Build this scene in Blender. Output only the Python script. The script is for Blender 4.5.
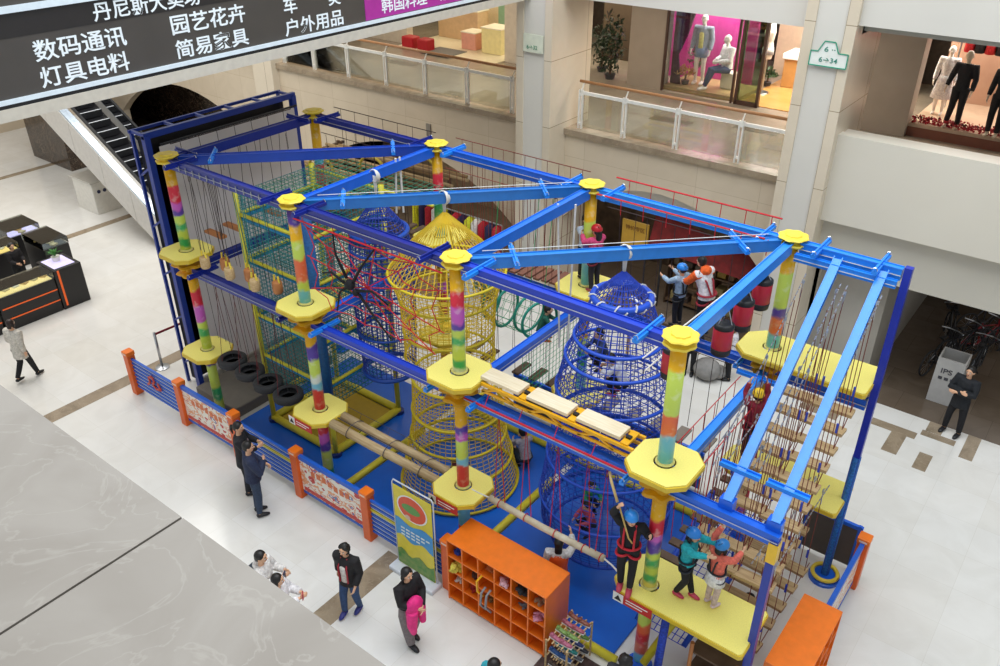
import bpy, bmesh, math, random
from mathutils import Vector, Matrix, Quaternion
V = Vector
PI = math.pi
rnd = random.Random(7)
sc = bpy.context.scene
for o in list(bpy.data.objects): bpy.data.objects.remove(o)
col = sc.collection

# ------------------------------------------------------------ camera, sky, lights, exposure
CAM = V((13.5543, -7.7495, 10.7921))
yaw, pitch, roll = -0.6611, 0.5419, -0.0024
fwd = V((math.sin(yaw)*math.cos(pitch), math.cos(yaw)*math.cos(pitch), -math.sin(pitch)))
rgt = V((math.cos(yaw), -math.sin(yaw), 0)); up = rgt.cross(fwd)
rgt, up = math.cos(roll)*rgt+math.sin(roll)*up, -math.sin(roll)*rgt+math.cos(roll)*up
cd = bpy.data.cameras.new('camera'); cam = bpy.data.objects.new('camera', cd); col.objects.link(cam)
cd.sensor_width = 36; cd.lens = 838.53*36/1000; cd.clip_end = 200; cd.clip_start = 0.05
cam.matrix_world = Matrix(((rgt.x, up.x, -fwd.x, CAM.x), (rgt.y, up.y, -fwd.y, CAM.y), (rgt.z, up.z, -fwd.z, CAM.z), (0, 0, 0, 1)))
sc.camera = cam
w = bpy.data.worlds.new('world'); sc.world = w; w.use_nodes = True
w.node_tree.nodes['Background'].inputs[0].default_value = (.84, .92, 1, 1)
w.node_tree.nodes['Background'].inputs[1].default_value = .62

def area(name, loc, sx, sy, power, color=(1, 1, 1), rot=(0, 0, 0)):
    l = bpy.data.lights.new(name, 'AREA'); l.shape = 'RECTANGLE'; l.size = sx; l.size_y = sy
    l.energy = power; l.color = color
    o = bpy.data.objects.new(name, l); col.objects.link(o); o.location = loc; o.rotation_euler = rot
    return o
area('skylight', (8, 1.0, 19), 16, 12, 3000, (.93, .97, 1))
area('left_atrium_light', (-10, 1, 16), 10, 12, 2000, (1, .95, .88))
area('upper_hall_lamp', (-4, 11.3, 7.3), 12, 1.2, 220, (1, .84, .66))
area('upper_hall_lamp', (5.3, 11.3, 7.3), 5, 1.2, 120, (1, .9, .8))
area('shop_lamp', (4.0, 15.2, 7.2), 3, 1.2, 200, (1, .93, .88))
area('shop_lamp', (6.9, 15.4, 7.2), 3, 1.2, 200, (1, .9, .75))
area('shop_lamp', (11.2, 15.4, 7.2), 4, 1.2, 170, (1, .9, .8))
area('shop_lamp', (-1.5, 15.6, 7.2), 5, 1.5, 130, (1, .88, .68))
area('shop_lamp', (-7.5, 15.6, 7.2), 5, 1.5, 80, (1, .86, .62))
area('ground_hall_lamp', (-2.5, 11.5, 2.6), 6, 2, 45, (1, .9, .75))
area('ground_hall_lamp', (5.5, 11.5, 2.9), 5, 2, 30, (1, .9, .78))
area('corridor_lamp', (13.5, 12, 2.7), 3, 4, 25, (1, .95, .9))
sc.view_settings.view_transform = 'Standard'; sc.view_settings.look = 'None'
sc.view_settings.exposure = 0.0; sc.view_settings.gamma = 1; sc.view_settings.use_curve_mapping = False

# ------------------------------------------------------------ materials
def lin(h):
    c = [int(h[i:i+2], 16)/255 for i in (0, 2, 4)]
    return tuple(x/12.92 if x <= .04045 else ((x+.055)/1.055)**2.4 for x in c)+(1,)
MC = {}
def mat(h, rough=.5, metal=0, var=0, scale=8, spec=.5, bump=0, emit=0, h2=None, alpha=1, stretch=None):
    k = (h, rough, metal, var, scale, spec, bump, emit, h2, alpha, stretch)
    if k in MC: return MC[k]
    m = bpy.data.materials.new('m_'+h); m.use_nodes = True; nt = m.node_tree; b = nt.nodes['Principled BSDF']
    c = lin(h); b.inputs['Base Color'].default_value = c; b.inputs['Roughness'].default_value = rough
    b.inputs['Metallic'].default_value = metal; b.inputs['Specular IOR Level'].default_value = spec
    tc = nt.nodes.new('ShaderNodeTexCoord'); n = nt.nodes.new('ShaderNodeTexNoise'); n.inputs['Scale'].default_value = scale
    n.inputs['Detail'].default_value = 6
    src = tc.outputs['Object']
    if stretch:
        mp = nt.nodes.new('ShaderNodeMapping'); mp.inputs['Scale'].default_value = stretch
        nt.links.new(src, mp.inputs[0]); src = mp.outputs[0]
    nt.links.new(src, n.inputs['Vector'])
    r = nt.nodes.new('ShaderNodeValToRGB'); r.color_ramp.elements[0].position = .3; r.color_ramp.elements[1].position = .7
    v = var or .06
    if h2: r.color_ramp.elements[0].color = lin(h2); r.color_ramp.elements[1].color = c
    else:
        r.color_ramp.elements[0].color = tuple(x*(1-v) for x in c[:3])+(1,); r.color_ramp.elements[1].color = tuple(min(1, x*(1+v)) for x in c[:3])+(1,)
    nt.links.new(n.outputs['Fac'], r.inputs[0]); nt.links.new(r.outputs[0], b.inputs['Base Color'])
    if bump:
        bp = nt.nodes.new('ShaderNodeBump'); bp.inputs['Strength'].default_value = bump; bp.inputs['Distance'].default_value = .02
        nt.links.new(n.outputs['Fac'], bp.inputs['Height']); nt.links.new(bp.outputs[0], b.inputs['Normal'])
    if emit:
        nt.links.new(r.outputs[0], b.inputs['Emission Color']); b.inputs['Emission Strength'].default_value = emit
    if alpha < 1:
        b.inputs['Alpha'].default_value = alpha
    MC[k] = m
    return m
def tile_mat(name, c1, c2, mortar, tw, th, rough=.15, ms=.004, ax='xy', off=0.0, warp=.5, spec=.5):
    m = bpy.data.materials.new(name); m.use_nodes = True; nt = m.node_tree; b = nt.nodes['Principled BSDF']
    tc = nt.nodes.new('ShaderNodeTexCoord'); sp = nt.nodes.new('ShaderNodeSeparateXYZ'); cb = nt.nodes.new('ShaderNodeCombineXYZ')
    nt.links.new(tc.outputs['Object'], sp.inputs[0])
    for i, a in enumerate(ax): nt.links.new(sp.outputs[a.upper()], cb.inputs[i])
    br = nt.nodes.new('ShaderNodeTexBrick'); br.offset = off; br.inputs['Scale'].default_value = 1
    br.inputs['Brick Width'].default_value = tw; br.inputs['Row Height'].default_value = th
    br.inputs['Mortar Size'].default_value = ms; br.inputs['Mortar Smooth'].default_value = .2
    br.inputs['Color1'].default_value = lin(c1); br.inputs['Color2'].default_value = lin(c2); br.inputs['Mortar'].default_value = lin(mortar)
    nt.links.new(cb.outputs[0], br.inputs['Vector'])
    n = nt.nodes.new('ShaderNodeTexNoise'); n.inputs['Scale'].default_value = 1.3; n.inputs['Detail'].default_value = 8
    n.inputs['Distortion'].default_value = 1.5
    nt.links.new(tc.outputs['Object'], n.inputs['Vector'])
    mx = nt.nodes.new('ShaderNodeMixRGB'); mx.blend_type = 'MULTIPLY'; mx.inputs[0].default_value = warp
    r = nt.nodes.new('ShaderNodeValToRGB'); r.color_ramp.elements[0].color = (.8, .78, .75, 1); r.color_ramp.elements[0].position = .35
    r.color_ramp.elements[1].color = (1, 1, 1, 1); r.color_ramp.elements[1].position = .65
    nt.links.new(n.outputs['Fac'], r.inputs[0]); nt.links.new(br.outputs['Color'], mx.inputs[1]); nt.links.new(r.outputs[0], mx.inputs[2])
    nt.links.new(mx.outputs[0], b.inputs['Base Color']); b.inputs['Roughness'].default_value = rough
    b.inputs['Specular IOR Level'].default_value = spec
    return m
def marble(name, base, vein, dark, rough=.2, scale=1.5):
    m = bpy.data.materials.new(name); m.use_nodes = True; nt = m.node_tree; b = nt.nodes['Principled BSDF']
    tc = nt.nodes.new('ShaderNodeTexCoord'); n = nt.nodes.new('ShaderNodeTexNoise'); n.inputs['Scale'].default_value = scale
    n.inputs['Detail'].default_value = 12; n.inputs['Distortion'].default_value = 1.2; nt.links.new(tc.outputs['Object'], n.inputs['Vector'])
    r = nt.nodes.new('ShaderNodeValToRGB'); e = r.color_ramp.elements; e[0].position = .3; e[0].color = lin(dark); e[1].position = .6; e[1].color = lin(base)
    nt.links.new(n.outputs['Fac'], r.inputs[0])
    n2 = nt.nodes.new('ShaderNodeTexNoise'); n2.inputs['Scale'].default_value = scale*1.3; n2.inputs['Detail'].default_value = 10; n2.inputs['Distortion'].default_value = 2
    nt.links.new(tc.outputs['Object'], n2.inputs['Vector'])
    r2 = nt.nodes.new('ShaderNodeValToRGB'); q = r2.color_ramp.elements; q[0].position = .485; q[0].color = (0, 0, 0, 1); q[1].position = .5; q[1].color = (1, 1, 1, 1)
    x = q.new(.515); x.color = (0, 0, 0, 1)
    nt.links.new(n2.outputs['Fac'], r2.inputs[0])
    mu = nt.nodes.new('ShaderNodeMath'); mu.operation = 'MULTIPLY'; mu.inputs[1].default_value = .45; nt.links.new(r2.outputs[0], mu.inputs[0])
    mx = nt.nodes.new('ShaderNodeMixRGB'); mx.inputs[2].default_value = lin(vein)
    nt.links.new(mu.outputs[0], mx.inputs[0]); nt.links.new(r.outputs[0], mx.inputs[1]); nt.links.new(mx.outputs[0], b.inputs['Base Color'])
    b.inputs['Roughness'].default_value = rough
    return m
def bands_mat(name, stops, z0, z1, rough=.35):
    """rainbow paint of a post: patches of colour up its height, with torn edges"""
    m = bpy.data.materials.new(name); m.use_nodes = True; nt = m.node_tree; b = nt.nodes['Principled BSDF']
    tc = nt.nodes.new('ShaderNodeTexCoord'); sp = nt.nodes.new('ShaderNodeSeparateXYZ'); nt.links.new(tc.outputs['Object'], sp.inputs[0])
    n = nt.nodes.new('ShaderNodeTexNoise'); n.inputs['Scale'].default_value = 5; n.inputs['Detail'].default_value = 2; nt.links.new(tc.outputs['Object'], n.inputs['Vector'])
    a = nt.nodes.new('ShaderNodeMath'); a.operation = 'MULTIPLY_ADD'; a.inputs[1].default_value = .22; nt.links.new(n.outputs['Fac'], a.inputs[0]); nt.links.new(sp.outputs['Z'], a.inputs[2])
    mr = nt.nodes.new('ShaderNodeMapRange'); mr.inputs['From Min'].default_value = z0+.11; mr.inputs['From Max'].default_value = z1+.11
    nt.links.new(a.outputs[0], mr.inputs[0])
    r = nt.nodes.new('ShaderNodeValToRGB'); e = r.color_ramp.elements
    pts = []
    for i, (p, h) in enumerate(stops):
        pts.append((p, h))
        if i+1 < len(stops): pts.append((max(p, stops[i+1][0]-.03), h))
    e[0].position = pts[0][0]; e[0].color = lin(pts[0][1]); e[1].position = 1; e[1].color = lin(pts[-1][1])
    for p, h in pts[1:]:
        x = e.new(min(p, .999)); x.color = lin(h)
    nt.links.new(mr.outputs[0], r.inputs[0])
    n2 = nt.nodes.new('ShaderNodeTexNoise'); n2.inputs['Scale'].default_value = 9; n2.inputs['Detail'].default_value = 4
    nt.links.new(tc.outputs['Object'], n2.inputs['Vector'])
    r3 = nt.nodes.new('ShaderNodeValToRGB'); r3.color_ramp.elements[0].position = .55; r3.color_ramp.elements[1].position = .7
    r3.color_ramp.elements[0].color = (0, 0, 0, 1); r3.color_ramp.elements[1].color = (.25, .25, .25, 1)
    nt.links.new(n2.outputs['Fac'], r3.inputs[0])
    mx = nt.nodes.new('ShaderNodeMixRGB'); mx.inputs[2].default_value = (.85, .85, .75, 1)
    nt.links.new(r3.outputs[0], mx.inputs[0]); nt.links.new(r.outputs[0], mx.inputs[1]); nt.links.new(mx.outputs[0], b.inputs['Base Color'])
    b.inputs['Roughness'].default_value = rough
    return m
def glass_mat(name, tint, a):
    m = bpy.data.materials.new(name); m.use_nodes = True; nt = m.node_tree; nt.nodes.remove(nt.nodes['Principled BSDF'])
    t = nt.nodes.new('ShaderNodeBsdfTransparent'); t.inputs[0].default_value = lin(tint); g = nt.nodes.new('ShaderNodeBsdfGlossy'); g.inputs['Roughness'].default_value = .03
    f = nt.nodes.new('ShaderNodeFresnel'); f.inputs[0].default_value = 1.3
    mx = nt.nodes.new('ShaderNodeMixShader'); ad = nt.nodes.new('ShaderNodeMath'); ad.operation = 'ADD'; ad.inputs[1].default_value = a
    nt.links.new(f.outputs[0], ad.inputs[0]); nt.links.new(ad.outputs[0], mx.inputs[0]); nt.links.new(t.outputs[0], mx.inputs[1]); nt.links.new(g.outputs[0], mx.inputs[2])
    nt.links.new(mx.outputs[0], nt.nodes['Material Output'].inputs[0])
    return m
YEL = mat('f2d648', .4); YPOST = mat('f0b000', .35); YDECK = mat('f4e678', .5, bump=.2, scale=60)
SHADED_BLUE = mat('1a2b8c', .3); BLUE = mat('1a63d8', .3); SKY = mat('2a8cf0', .3)  # darkest blue: beam paint with the overhead slab's shade put into the colour
ORANGE = mat('f47a1c', .35); ORED = mat('e0601a', .4)
WOOD = mat('d9bd90', .6, h2='b8945f', scale=3, stretch=(1, 12, 12)); PALEWOOD = mat('f0e2c6', .55, h2='e2cfa8', scale=3, stretch=(1, 12, 12))
PLANK = mat('c9ac80', .65, h2='a98a5e', scale=3, stretch=(1, 14, 14)); BARKLOG = mat('c6b088', .7, h2='a5875c', scale=3, stretch=(1, 12, 12))
OLDWOOD = mat('6e5845', .7, h2='54402f', scale=4); ORWOOD = mat('c9854a', .6, h2='a9683a', scale=4)
RUBBER = mat('2a2a2c', .75, var=.2, bump=.3, scale=40); BLACK = mat('161618', .5); DARK = mat('26262a', .45)
STEEL = mat('b9bcc0', .28, metal=.9); CHROME = mat('d8dadd', .2, metal=1)
ROPE_BR = mat('7a3a2c', .8); ROPE_RED = mat('c9202a', .7); ROPE_W = mat('d9d6cf', .75); ROPE_Y = mat('d8b62a', .7); ROPE_B = mat('1f3fc0', .6)
ROPE_G = mat('1f9a58', .7); ROPE_TEAL = mat('1d7f84', .7); ROPE_DK = mat('3a2a2a', .8)
CREAM = mat('d8cdbb', .4); WHITE = mat('ecece8', .4); WALLST = tile_mat('wall_stone', 'd3c4ac', 'cebea6', 'bcab92', 1.5, .95, .22, .006, 'xz', 0, .25)
COLST = tile_mat('column_stone', 'dccfb9', 'd6c8b0', '9a8a70', 2.2, 1.55, .22, .008, 'xz', 0, .2)
COLSD = tile_mat('column_side_stone', 'dccfb9', 'd6c8b0', '9a8a70', 5, 1.55, .22, .008, 'yz', 0, .2)
PLASTER = mat('d6d2c8', .45, var=.03, scale=.8); SOFFIT = mat('a9a79c', .7)
BROWNST = marble('brown_marble', 'a08f78', 'b8a890', '857560', .25, 2)
SKIN = mat('e3b08c', .5); HAIR = mat('16120f', .45, var=.2, scale=30)

# ------------------------------------------------------------ mesh helpers
class MB:
    def __init__(s): s.v = []; s.f = []; s.mi = []; s.m = 0
    def add(s, vs, fs):
        n = len(s.v); s.v += [V(x) for x in vs]; s.f += [tuple(i+n for i in f) for f in fs]; s.mi += [s.m]*len(fs); return s
    def box(s, c, d, rz=0, M=None):
        hx, hy, hz = d[0]/2, d[1]/2, d[2]/2
        vs = [V((x, y, z)) for z in (-hz, hz) for y in (-hy, hy) for x in (-hx, hx)]
        R = M or Matrix.Rotation(rz, 3, 'Z')
        return s.add([R @ v + V(c) for v in vs], [(0, 2, 3, 1), (4, 5, 7, 6), (0, 1, 5, 4), (2, 6, 7, 3), (0, 4, 6, 2), (1, 3, 7, 5)])
    def b2(s, a, b): # box from two corners
        a = V(a); b = V(b); return s.box((a+b)/2, [abs(x) for x in (b-a)])
    def bbox(s, a, b, bev=.01): # bevelled box from corners
        a = V(a); b = V(b); lo = V([min(p, q) for p, q in zip(a, b)]); hi = V([max(p, q) for p, q in zip(a, b)])
        bm = bmesh.new(); bmesh.ops.create_cube(bm, size=1)
        for v in bm.verts: v.co = V([(l+h)/2+c*(h-l) for l, h, c in zip(lo, hi, v.co)])
        bmesh.ops.bevel(bm, geom=list(bm.edges), offset=bev, segments=2, affect='EDGES', profile=.5)
        s.add([v.co.copy() for v in bm.verts], [tuple(v.index for v in f.verts) for f in bm.faces]); bm.free(); return s
    def bar(s, a, b, w, h, upv=(0, 0, 1)):
        a = V(a); b = V(b); d = (b-a).normalized(); sd = d.cross(V(upv))
        if sd.length < 1e-4: sd = d.cross(V((1, 0, 0)))
        sd.normalize(); u = sd.cross(d)
        vs = [p+sd*x*w/2+u*y*h/2 for p in (a, b) for x, y in ((-1, -1), (1, -1), (1, 1), (-1, 1))]
        return s.add(vs, [(0, 1, 2, 3), (7, 6, 5, 4), (0, 4, 5, 1), (1, 5, 6, 2), (2, 6, 7, 3), (3, 7, 4, 0)])
    def tube(s, pts, r, seg=6, closed=False, side=None, ry=None):
        pts = [V(p) for p in pts]; n = len(pts)
        rs = r if isinstance(r, (list, tuple)) else [r]*n; rys = ry if ry else rs
        if isinstance(rys, (int, float)): rys = [rys]*n
        prev = None; rings = []
        for i, p in enumerate(pts):
            if closed: t = pts[(i+1) % n]-pts[i-1]
            else: t = pts[min(i+1, n-1)]-pts[max(i-1, 0)]
            if t.length < 1e-9: t = V((0, 0, 1))
            t.normalize()
            if side is not None: x = V(side)-t*t.dot(V(side))
            elif prev is None: x = t.cross(V((0, 0, 1))) if abs(t.z) < .9 else t.cross(V((0, 1, 0)))
            else: x = prev-t*t.dot(prev)
            x.normalize(); prev = x; y = t.cross(x)
            rings.append([p+x*math.cos(2*PI*k/seg)*rs[i]+y*math.sin(2*PI*k/seg)*rys[i] for k in range(seg)])
        vs = [q for g in rings for q in g]; fs = []
        m = n if closed else n-1
        for i in range(m):
            j = (i+1) % n
            for k in range(seg):
                l = (k+1) % seg; fs.append((i*seg+k, i*seg+l, j*seg+l, j*seg+k))
        if not closed: fs.append(tuple(range(seg))[::-1]); fs.append(tuple((n-1)*seg+k for k in range(seg)))
        return s.add(vs, fs)
    def cyl(s, a, b, r, seg=12): return s.tube([a, b], r, seg)
    def lathe(s, c, prof, seg=20, rad=None):
        c = V(c); vs = []; fs = []; n = len(prof)
        for z, r in prof:
            for k in range(seg):
                a = 2*PI*k/seg; q = r*(rad(a) if rad else 1); vs.append(c+V((q*math.cos(a), q*math.sin(a), z)))
        for i in range(n-1):
            for k in range(seg):
                l = (k+1) % seg; fs.append((i*seg+k, i*seg+l, (i+1)*seg+l, (i+1)*seg+k))
        fs.append(tuple(range(seg))[::-1]); fs.append(tuple((n-1)*seg+k for k in range(seg)))
        return s.add(vs, fs)
    def prism(s, poly, z0, z1):
        n = len(poly); vs = [(x, y, z0) for x, y in poly]+[(x, y, z1) for x, y in poly]
        return s.add(vs, [tuple(range(n))[::-1], tuple(range(n, 2*n))]+[(i, (i+1) % n, n+(i+1) % n, n+i) for i in range(n)])
    def ell(s, c, r, seg=14, rings=9, M=None):
        c = V(c); vs = []; fs = []
        for i in range(rings+1):
            t = PI*i/rings
            for k in range(seg):
                a = 2*PI*k/seg; p = V((r[0]*math.sin(t)*math.cos(a), r[1]*math.sin(t)*math.sin(a), -r[2]*math.cos(t)))
                vs.append(c+(M @ p if M else p))
        for i in range(rings):
            for k in range(seg):
                l = (k+1) % seg; fs.append((i*seg+k, i*seg+l, (i+1)*seg+l, (i+1)*seg+k))
        return s.add(vs, fs)
    def ring(s, c, R, r, seg=36, ts=6, Mx=None, sy=1):
        pts = []
        for k in range(seg):
            a = 2*PI*k/seg; p = V((R*math.cos(a), R*sy*math.sin(a), 0)); pts.append(V(c)+(Mx @ p if Mx else p))
        return s.tube(pts, r, ts, closed=True)
    def panel(s, a, b, c, d, step, t, sag=0):
        """net between the corners a b c d"""
        a, b, c, d = V(a), V(b), V(c), V(d)
        nu = max(1, round((b-a).length/step)); nv = max(1, round((d-a).length/step))
        P = lambda u, v: (a*(1-u)+b*u)*(1-v)+(d*(1-u)+c*u)*v-V((0, 0, sag*math.sin(PI*u)*math.sin(PI*v)))
        K = 5 if sag else 1
        for i in range(nu+1): s.tube([P(i/nu, j/K) for j in range(K+1)], t, 4)
        for j in range(nv+1): s.tube([P(i/K, j/nv) for i in range(K+1)], t, 4)
        return s
    def netlathe(s, c, prof, nm, step, t, seg=30):
        c = V(c); L = [0]
        for i in range(1, len(prof)): L.append(L[-1]+math.hypot(prof[i][0]-prof[i-1][0], prof[i][1]-prof[i-1][1]))
        def at(d):
            for i in range(1, len(L)):
                if d <= L[i]+1e-9:
                    q = (d-L[i-1])/max(1e-9, L[i]-L[i-1]); return [prof[i-1][k]*(1-q)+prof[i][k]*q for k in (0, 1)]
            return prof[-1]
        for k in range(nm):
            a = 2*PI*k/nm; s.tube([c+V((r*math.cos(a), r*math.sin(a), z)) for z, r in prof], t, 4)
        n = int(L[-1]/step)
        for j in range(n+1):
            z, r = at(j*L[-1]/n)
            if r > .03: s.tube([c+V((r*math.cos(2*PI*k/seg), r*math.sin(2*PI*k/seg), z)) for k in range(seg)], t, 4, closed=True)
        return s
    def build(s, name, m, parent=None, smooth=False, kind=None):
        o0 = V(parent['_o']) if parent is not None and '_o' in parent else V((0, 0, 0))
        me = bpy.data.meshes.new(name); me.from_pydata([v-o0 for v in s.v], [], s.f)
        ms = m if isinstance(m, (list, tuple)) else [m]
        for x in ms: me.materials.append(x)
        if len(ms) > 1: me.polygons.foreach_set('material_index', s.mi)
        if smooth: me.polygons.foreach_set('use_smooth', [True]*len(me.polygons))
        me.update(); o = bpy.data.objects.new(name, me); col.objects.link(o)
        if parent is not None: o.parent = parent; o['_o'] = list(o0)
        if kind: o['kind'] = kind
        return o
def thing(name, loc, label, cat, group=None):
    o = bpy.data.objects.new(name, None); o.empty_display_size = .1; col.objects.link(o); o.location = loc; o['_o'] = list(loc)
    o['label'] = label; o['category'] = cat
    if group: o['group'] = group
    return o
def tag(o, label, cat, group=None, kind=None):
    o['label'] = label; o['category'] = cat
    if group: o['group'] = group
    if kind: o['kind'] = kind
    return o
def base(o):
    """move a single-mesh thing's origin to the foot of its own mesh"""
    me = o.data; vs = [v.co for v in me.vertices]
    c = V(((min(v.x for v in vs)+max(v.x for v in vs))/2, (min(v.y for v in vs)+max(v.y for v in vs))/2, min(v.z for v in vs)))
    me.transform(Matrix.Translation(-c)); o.location = c; return o
def one(mb, name, m, label, cat, group=None, smooth=False, kind=None):
    return tag(base(mb.build(name, m, None, smooth)), label, cat, group, kind)
def dup(o, loc=None, rz=None, label=None, group=None, parent=None):
    c = o.copy(); col.objects.link(c)
    if parent is not None: c.parent = parent
    if loc is not None: c.location = loc
    if rz is not None: c.rotation_euler = (0, 0, rz)
    if label: c['label'] = label
    if group: c['group'] = group
    for ch in o.children: dup(ch, parent=c)
    return c
def struct(mb, name, m, smooth=False):
    o = mb.build(name, m, None, smooth); o['kind'] = 'structure'; return o
def text(body, name, m, parent, org, xd, yd, wd, ht, depth=.004):
    """raised lettering fitted to a wd x ht box, lower left corner org, reading along xd"""
    c = bpy.data.curves.new('t', 'FONT'); c.body = body; c.extrude = depth; c.offset = .012; o = bpy.data.objects.new('t', c); col.objects.link(o)
    dg = bpy.context.evaluated_depsgraph_get(); me = bpy.data.meshes.new_from_object(o.evaluated_get(dg)); bpy.data.objects.remove(o)
    xs = [v.co.x for v in me.vertices]; ys = [v.co.y for v in me.vertices]
    x0, x1, y0, y1 = min(xs), max(xs), min(ys), max(ys); xd = V(xd); yd = V(yd); nd = xd.cross(yd); o0 = V(parent['_o']) if '_o' in parent else V()
    for v in me.vertices:
        v.co = V(org)-o0+xd*((v.co.x-x0)/(x1-x0)*wd)+yd*((v.co.y-y0)/(y1-y0)*ht)+nd*v.co.z
    me.materials.clear(); me.materials.append(m); me.name = name
    o = bpy.data.objects.new(name, me); col.objects.link(o); o.parent = parent; o['_o'] = list(o0)
    return o

# ------------------------------------------------------------ the mall: floor and walls
FLOORM = tile_mat('floor_tiles', 'e9e7e2', 'e4e1da', 'd9d5cc', .9, .9, .12, .003, 'xy', 0, .3, .5)
struct(MB().b2((-24, -16, -.2), (26, 9.1, 0)), 'floor', FLOORM)
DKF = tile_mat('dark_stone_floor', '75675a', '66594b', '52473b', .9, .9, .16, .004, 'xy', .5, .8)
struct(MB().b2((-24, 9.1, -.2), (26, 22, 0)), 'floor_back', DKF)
k = 0
for a, b in (((-3.1, -6, 0), (-2.72, 5.5, .004)), ((5.52, -9, 0), (5.92, -.6, .004)), ((-11.7, -1, 0), (-11.4, 6.5, .004)), ((-18.5, 2.5, 0), (-18.2, 8, .004)),
             ((11.0, 8.25, 0), (11.9, 8.5, .004)), ((11.45, 7.5, 0), (11.75, 8.25, .004)), ((11.95, 8.5, 0), (12.6, 8.7, .004)), ((12.1, 7.3, 0), (12.35, 7.9, .004)), ((12.75, 8.2, 0), (13.0, 9.1, .004)),
             ((12.0, 8.71, 0), (12.3, 9.1, .004)), ((9.6, 7.9, 0), (10.4, 8.15, .004)), ((11.0, -.2, 0), (12.9, .15, .004)), ((-9, -6.2, 0), (-2.72, -5.9, .004))):
    k += 1; struct(MB().b2(a, b), 'trim_%d' % k, BROWNST)
YW = 9.2
def arch(cx, hw, zs, R, n=18):
    """points of a low arch from left to right"""
    a0 = math.asin(hw/R); zc = zs-R*math.cos(a0)
    return [(cx+R*math.sin(-a0+2*a0*i/n), zc+R*math.cos(-a0+2*a0*i/n)) for i in range(n+1)]
def arch_wall(mb, x0, x1, zt, archs, y0, y1):
    """wall slab from the floor to zt with arched openings"""
    x = x0
    for cx, hw, zs, R in archs:
        if cx-hw > x: mb.b2((x, y0, 0), (cx-hw, y1, zt))
        p = arch(cx, hw, zs, R)
        for (xa, za), (xb, zb) in zip(p, p[1:]):
            mb.add([(xa, y0, za), (xb, y0, zb), (xb, y0, zt), (xa, y0, zt), (xa, y1, za), (xb, y1, zb), (xb, y1, zt), (xa, y1, zt)],
                   [(0, 1, 2, 3), (7, 6, 5, 4), (0, 4, 5, 1), (3, 2, 6, 7)])
        x = cx+hw
    mb.b2((x, y0, 0), (x1, y1, zt)); return mb
struct(arch_wall(MB(), -24, 9.0, 4.36, [(-14.2, 4.4, 1.2, 6.6), (-3.1, 3.9, 1.5, 6.0), (5.15, 3.15, 1.5, 3.55)], YW, YW+.3), 'wall_back', WALLST)
m = MB(); m.b2((-24, 9.12, 4.36), (1.4, 9.75, 4.5)); m.b2((2.4, 9.12, 4.36), (8.1, 9.75, 4.5)); struct(m, 'trim_20', BROWNST)
# upper gallery floor and its ceiling
F2F = tile_mat('gallery_floor', '9e9484', '93897a', '7d7365', .9, .9, .2, .004, 'xy', .5, .6)
struct(MB().b2((-24, 9.5, 3.0), (9.0, 22, 4.4)), 'ceiling_ground', PLASTER)
struct(MB().b2((-24, 9.4, 4.4), (26, 22, 4.46)), 'floor_gallery', F2F)
for i, (x, y) in enumerate(((-6, 11.5), (-2.5, 12), (.5, 11), (3.6, 11.2), (5.6, 11.8), (6.8, 10.8))):
    struct(MB().b2((x, y, 4.46), (x+1.1, y+.4, 4.465)), 'trim_%d' % (30+i), mat('6f6353', .3))
struct(MB().b2((-24, 9.0, 7.6), (26, 22, 7.9)), 'ceiling_gallery', SOFFIT)
m = MB(); m.b2((-24, 8.9, 7.55), (9.0, 9.2, 9.9)); m.b2((9.0, 8.6, 7.75), (26, 8.9, 9.9)); struct(m, 'trim_40', PLASTER)
# the right wing: solid parapet over the open corridor
m = MB(); m.b2((9.0, 8.75, 3.95), (26, 9.0, 5.72)); m.b2((9.0, 9.0, 5.5), (26, 9.35, 5.68)); struct(m, 'wall_parapet', mat('d9d3c4', .4, var=.03, scale=.6))
struct(MB().b2((9.0, 9.0, 2.85), (26, 9.35, 5.4)), 'trim_41', mat('c6c1b3', .45, var=.03, scale=.6))
struct(MB().b2((9.0, 9.35, 2.85), (26, 22, 3.0)), 'ceiling_corridor', mat('8e8a82', .7))
struct(MB().b2((10.3, 9.6, 0), (10.45, 22, 2.85)), 'wall_corridor', mat('a39d92', .5, var=.05, scale=2))
struct(MB().b2((9.0, 9.65, 0), (10.3, 9.8, 2.85)), 'wall_corridor_front', mat('b5b0a6', .5, var=.04, scale=2))
# columns
def column(x0, x1, y0, name):
    m = MB(); m.b2((x0+.02, y0+.03, 0), (x1-.02, 10.1, 12)); o = struct(m, name, PLASTER)
    q = MB(); ww = .2
    for xa, xb in ((x0, x0+ww), (x1-ww, x1)): q.b2((xa, y0, 0), (xb, y0+.3, 12))
    q.build('pilaster', COLST, o)
    MB().b2((x1-.03, y0+.3, 0), (x1, 10.2, 12)).build('side_cladding', COLSD, o)
    return o
column(1.42, 2.42, 8.5, 'wall_column_left'); column(8.05, 9.0, 8.5, 'wall_column_right')
struct(MB().b2((-9.4, 8.95, 0), (-8.45, 9.6, 12)), 'wall_column_far', COLST)
struct(MB().b2((-24, -16, 0), (-23.7, 22, 12)), 'wall_left', WALLST)
struct(MB().b2((-24, 19, 0), (26, 19.2, 12)), 'wall_rear', mat('4a4038', .6, var=.2))
struct(MB().b2((-24, 9.0, 4.5), (-12, 9.3, 7.6)), 'wall_back_far', WALLST)
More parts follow.
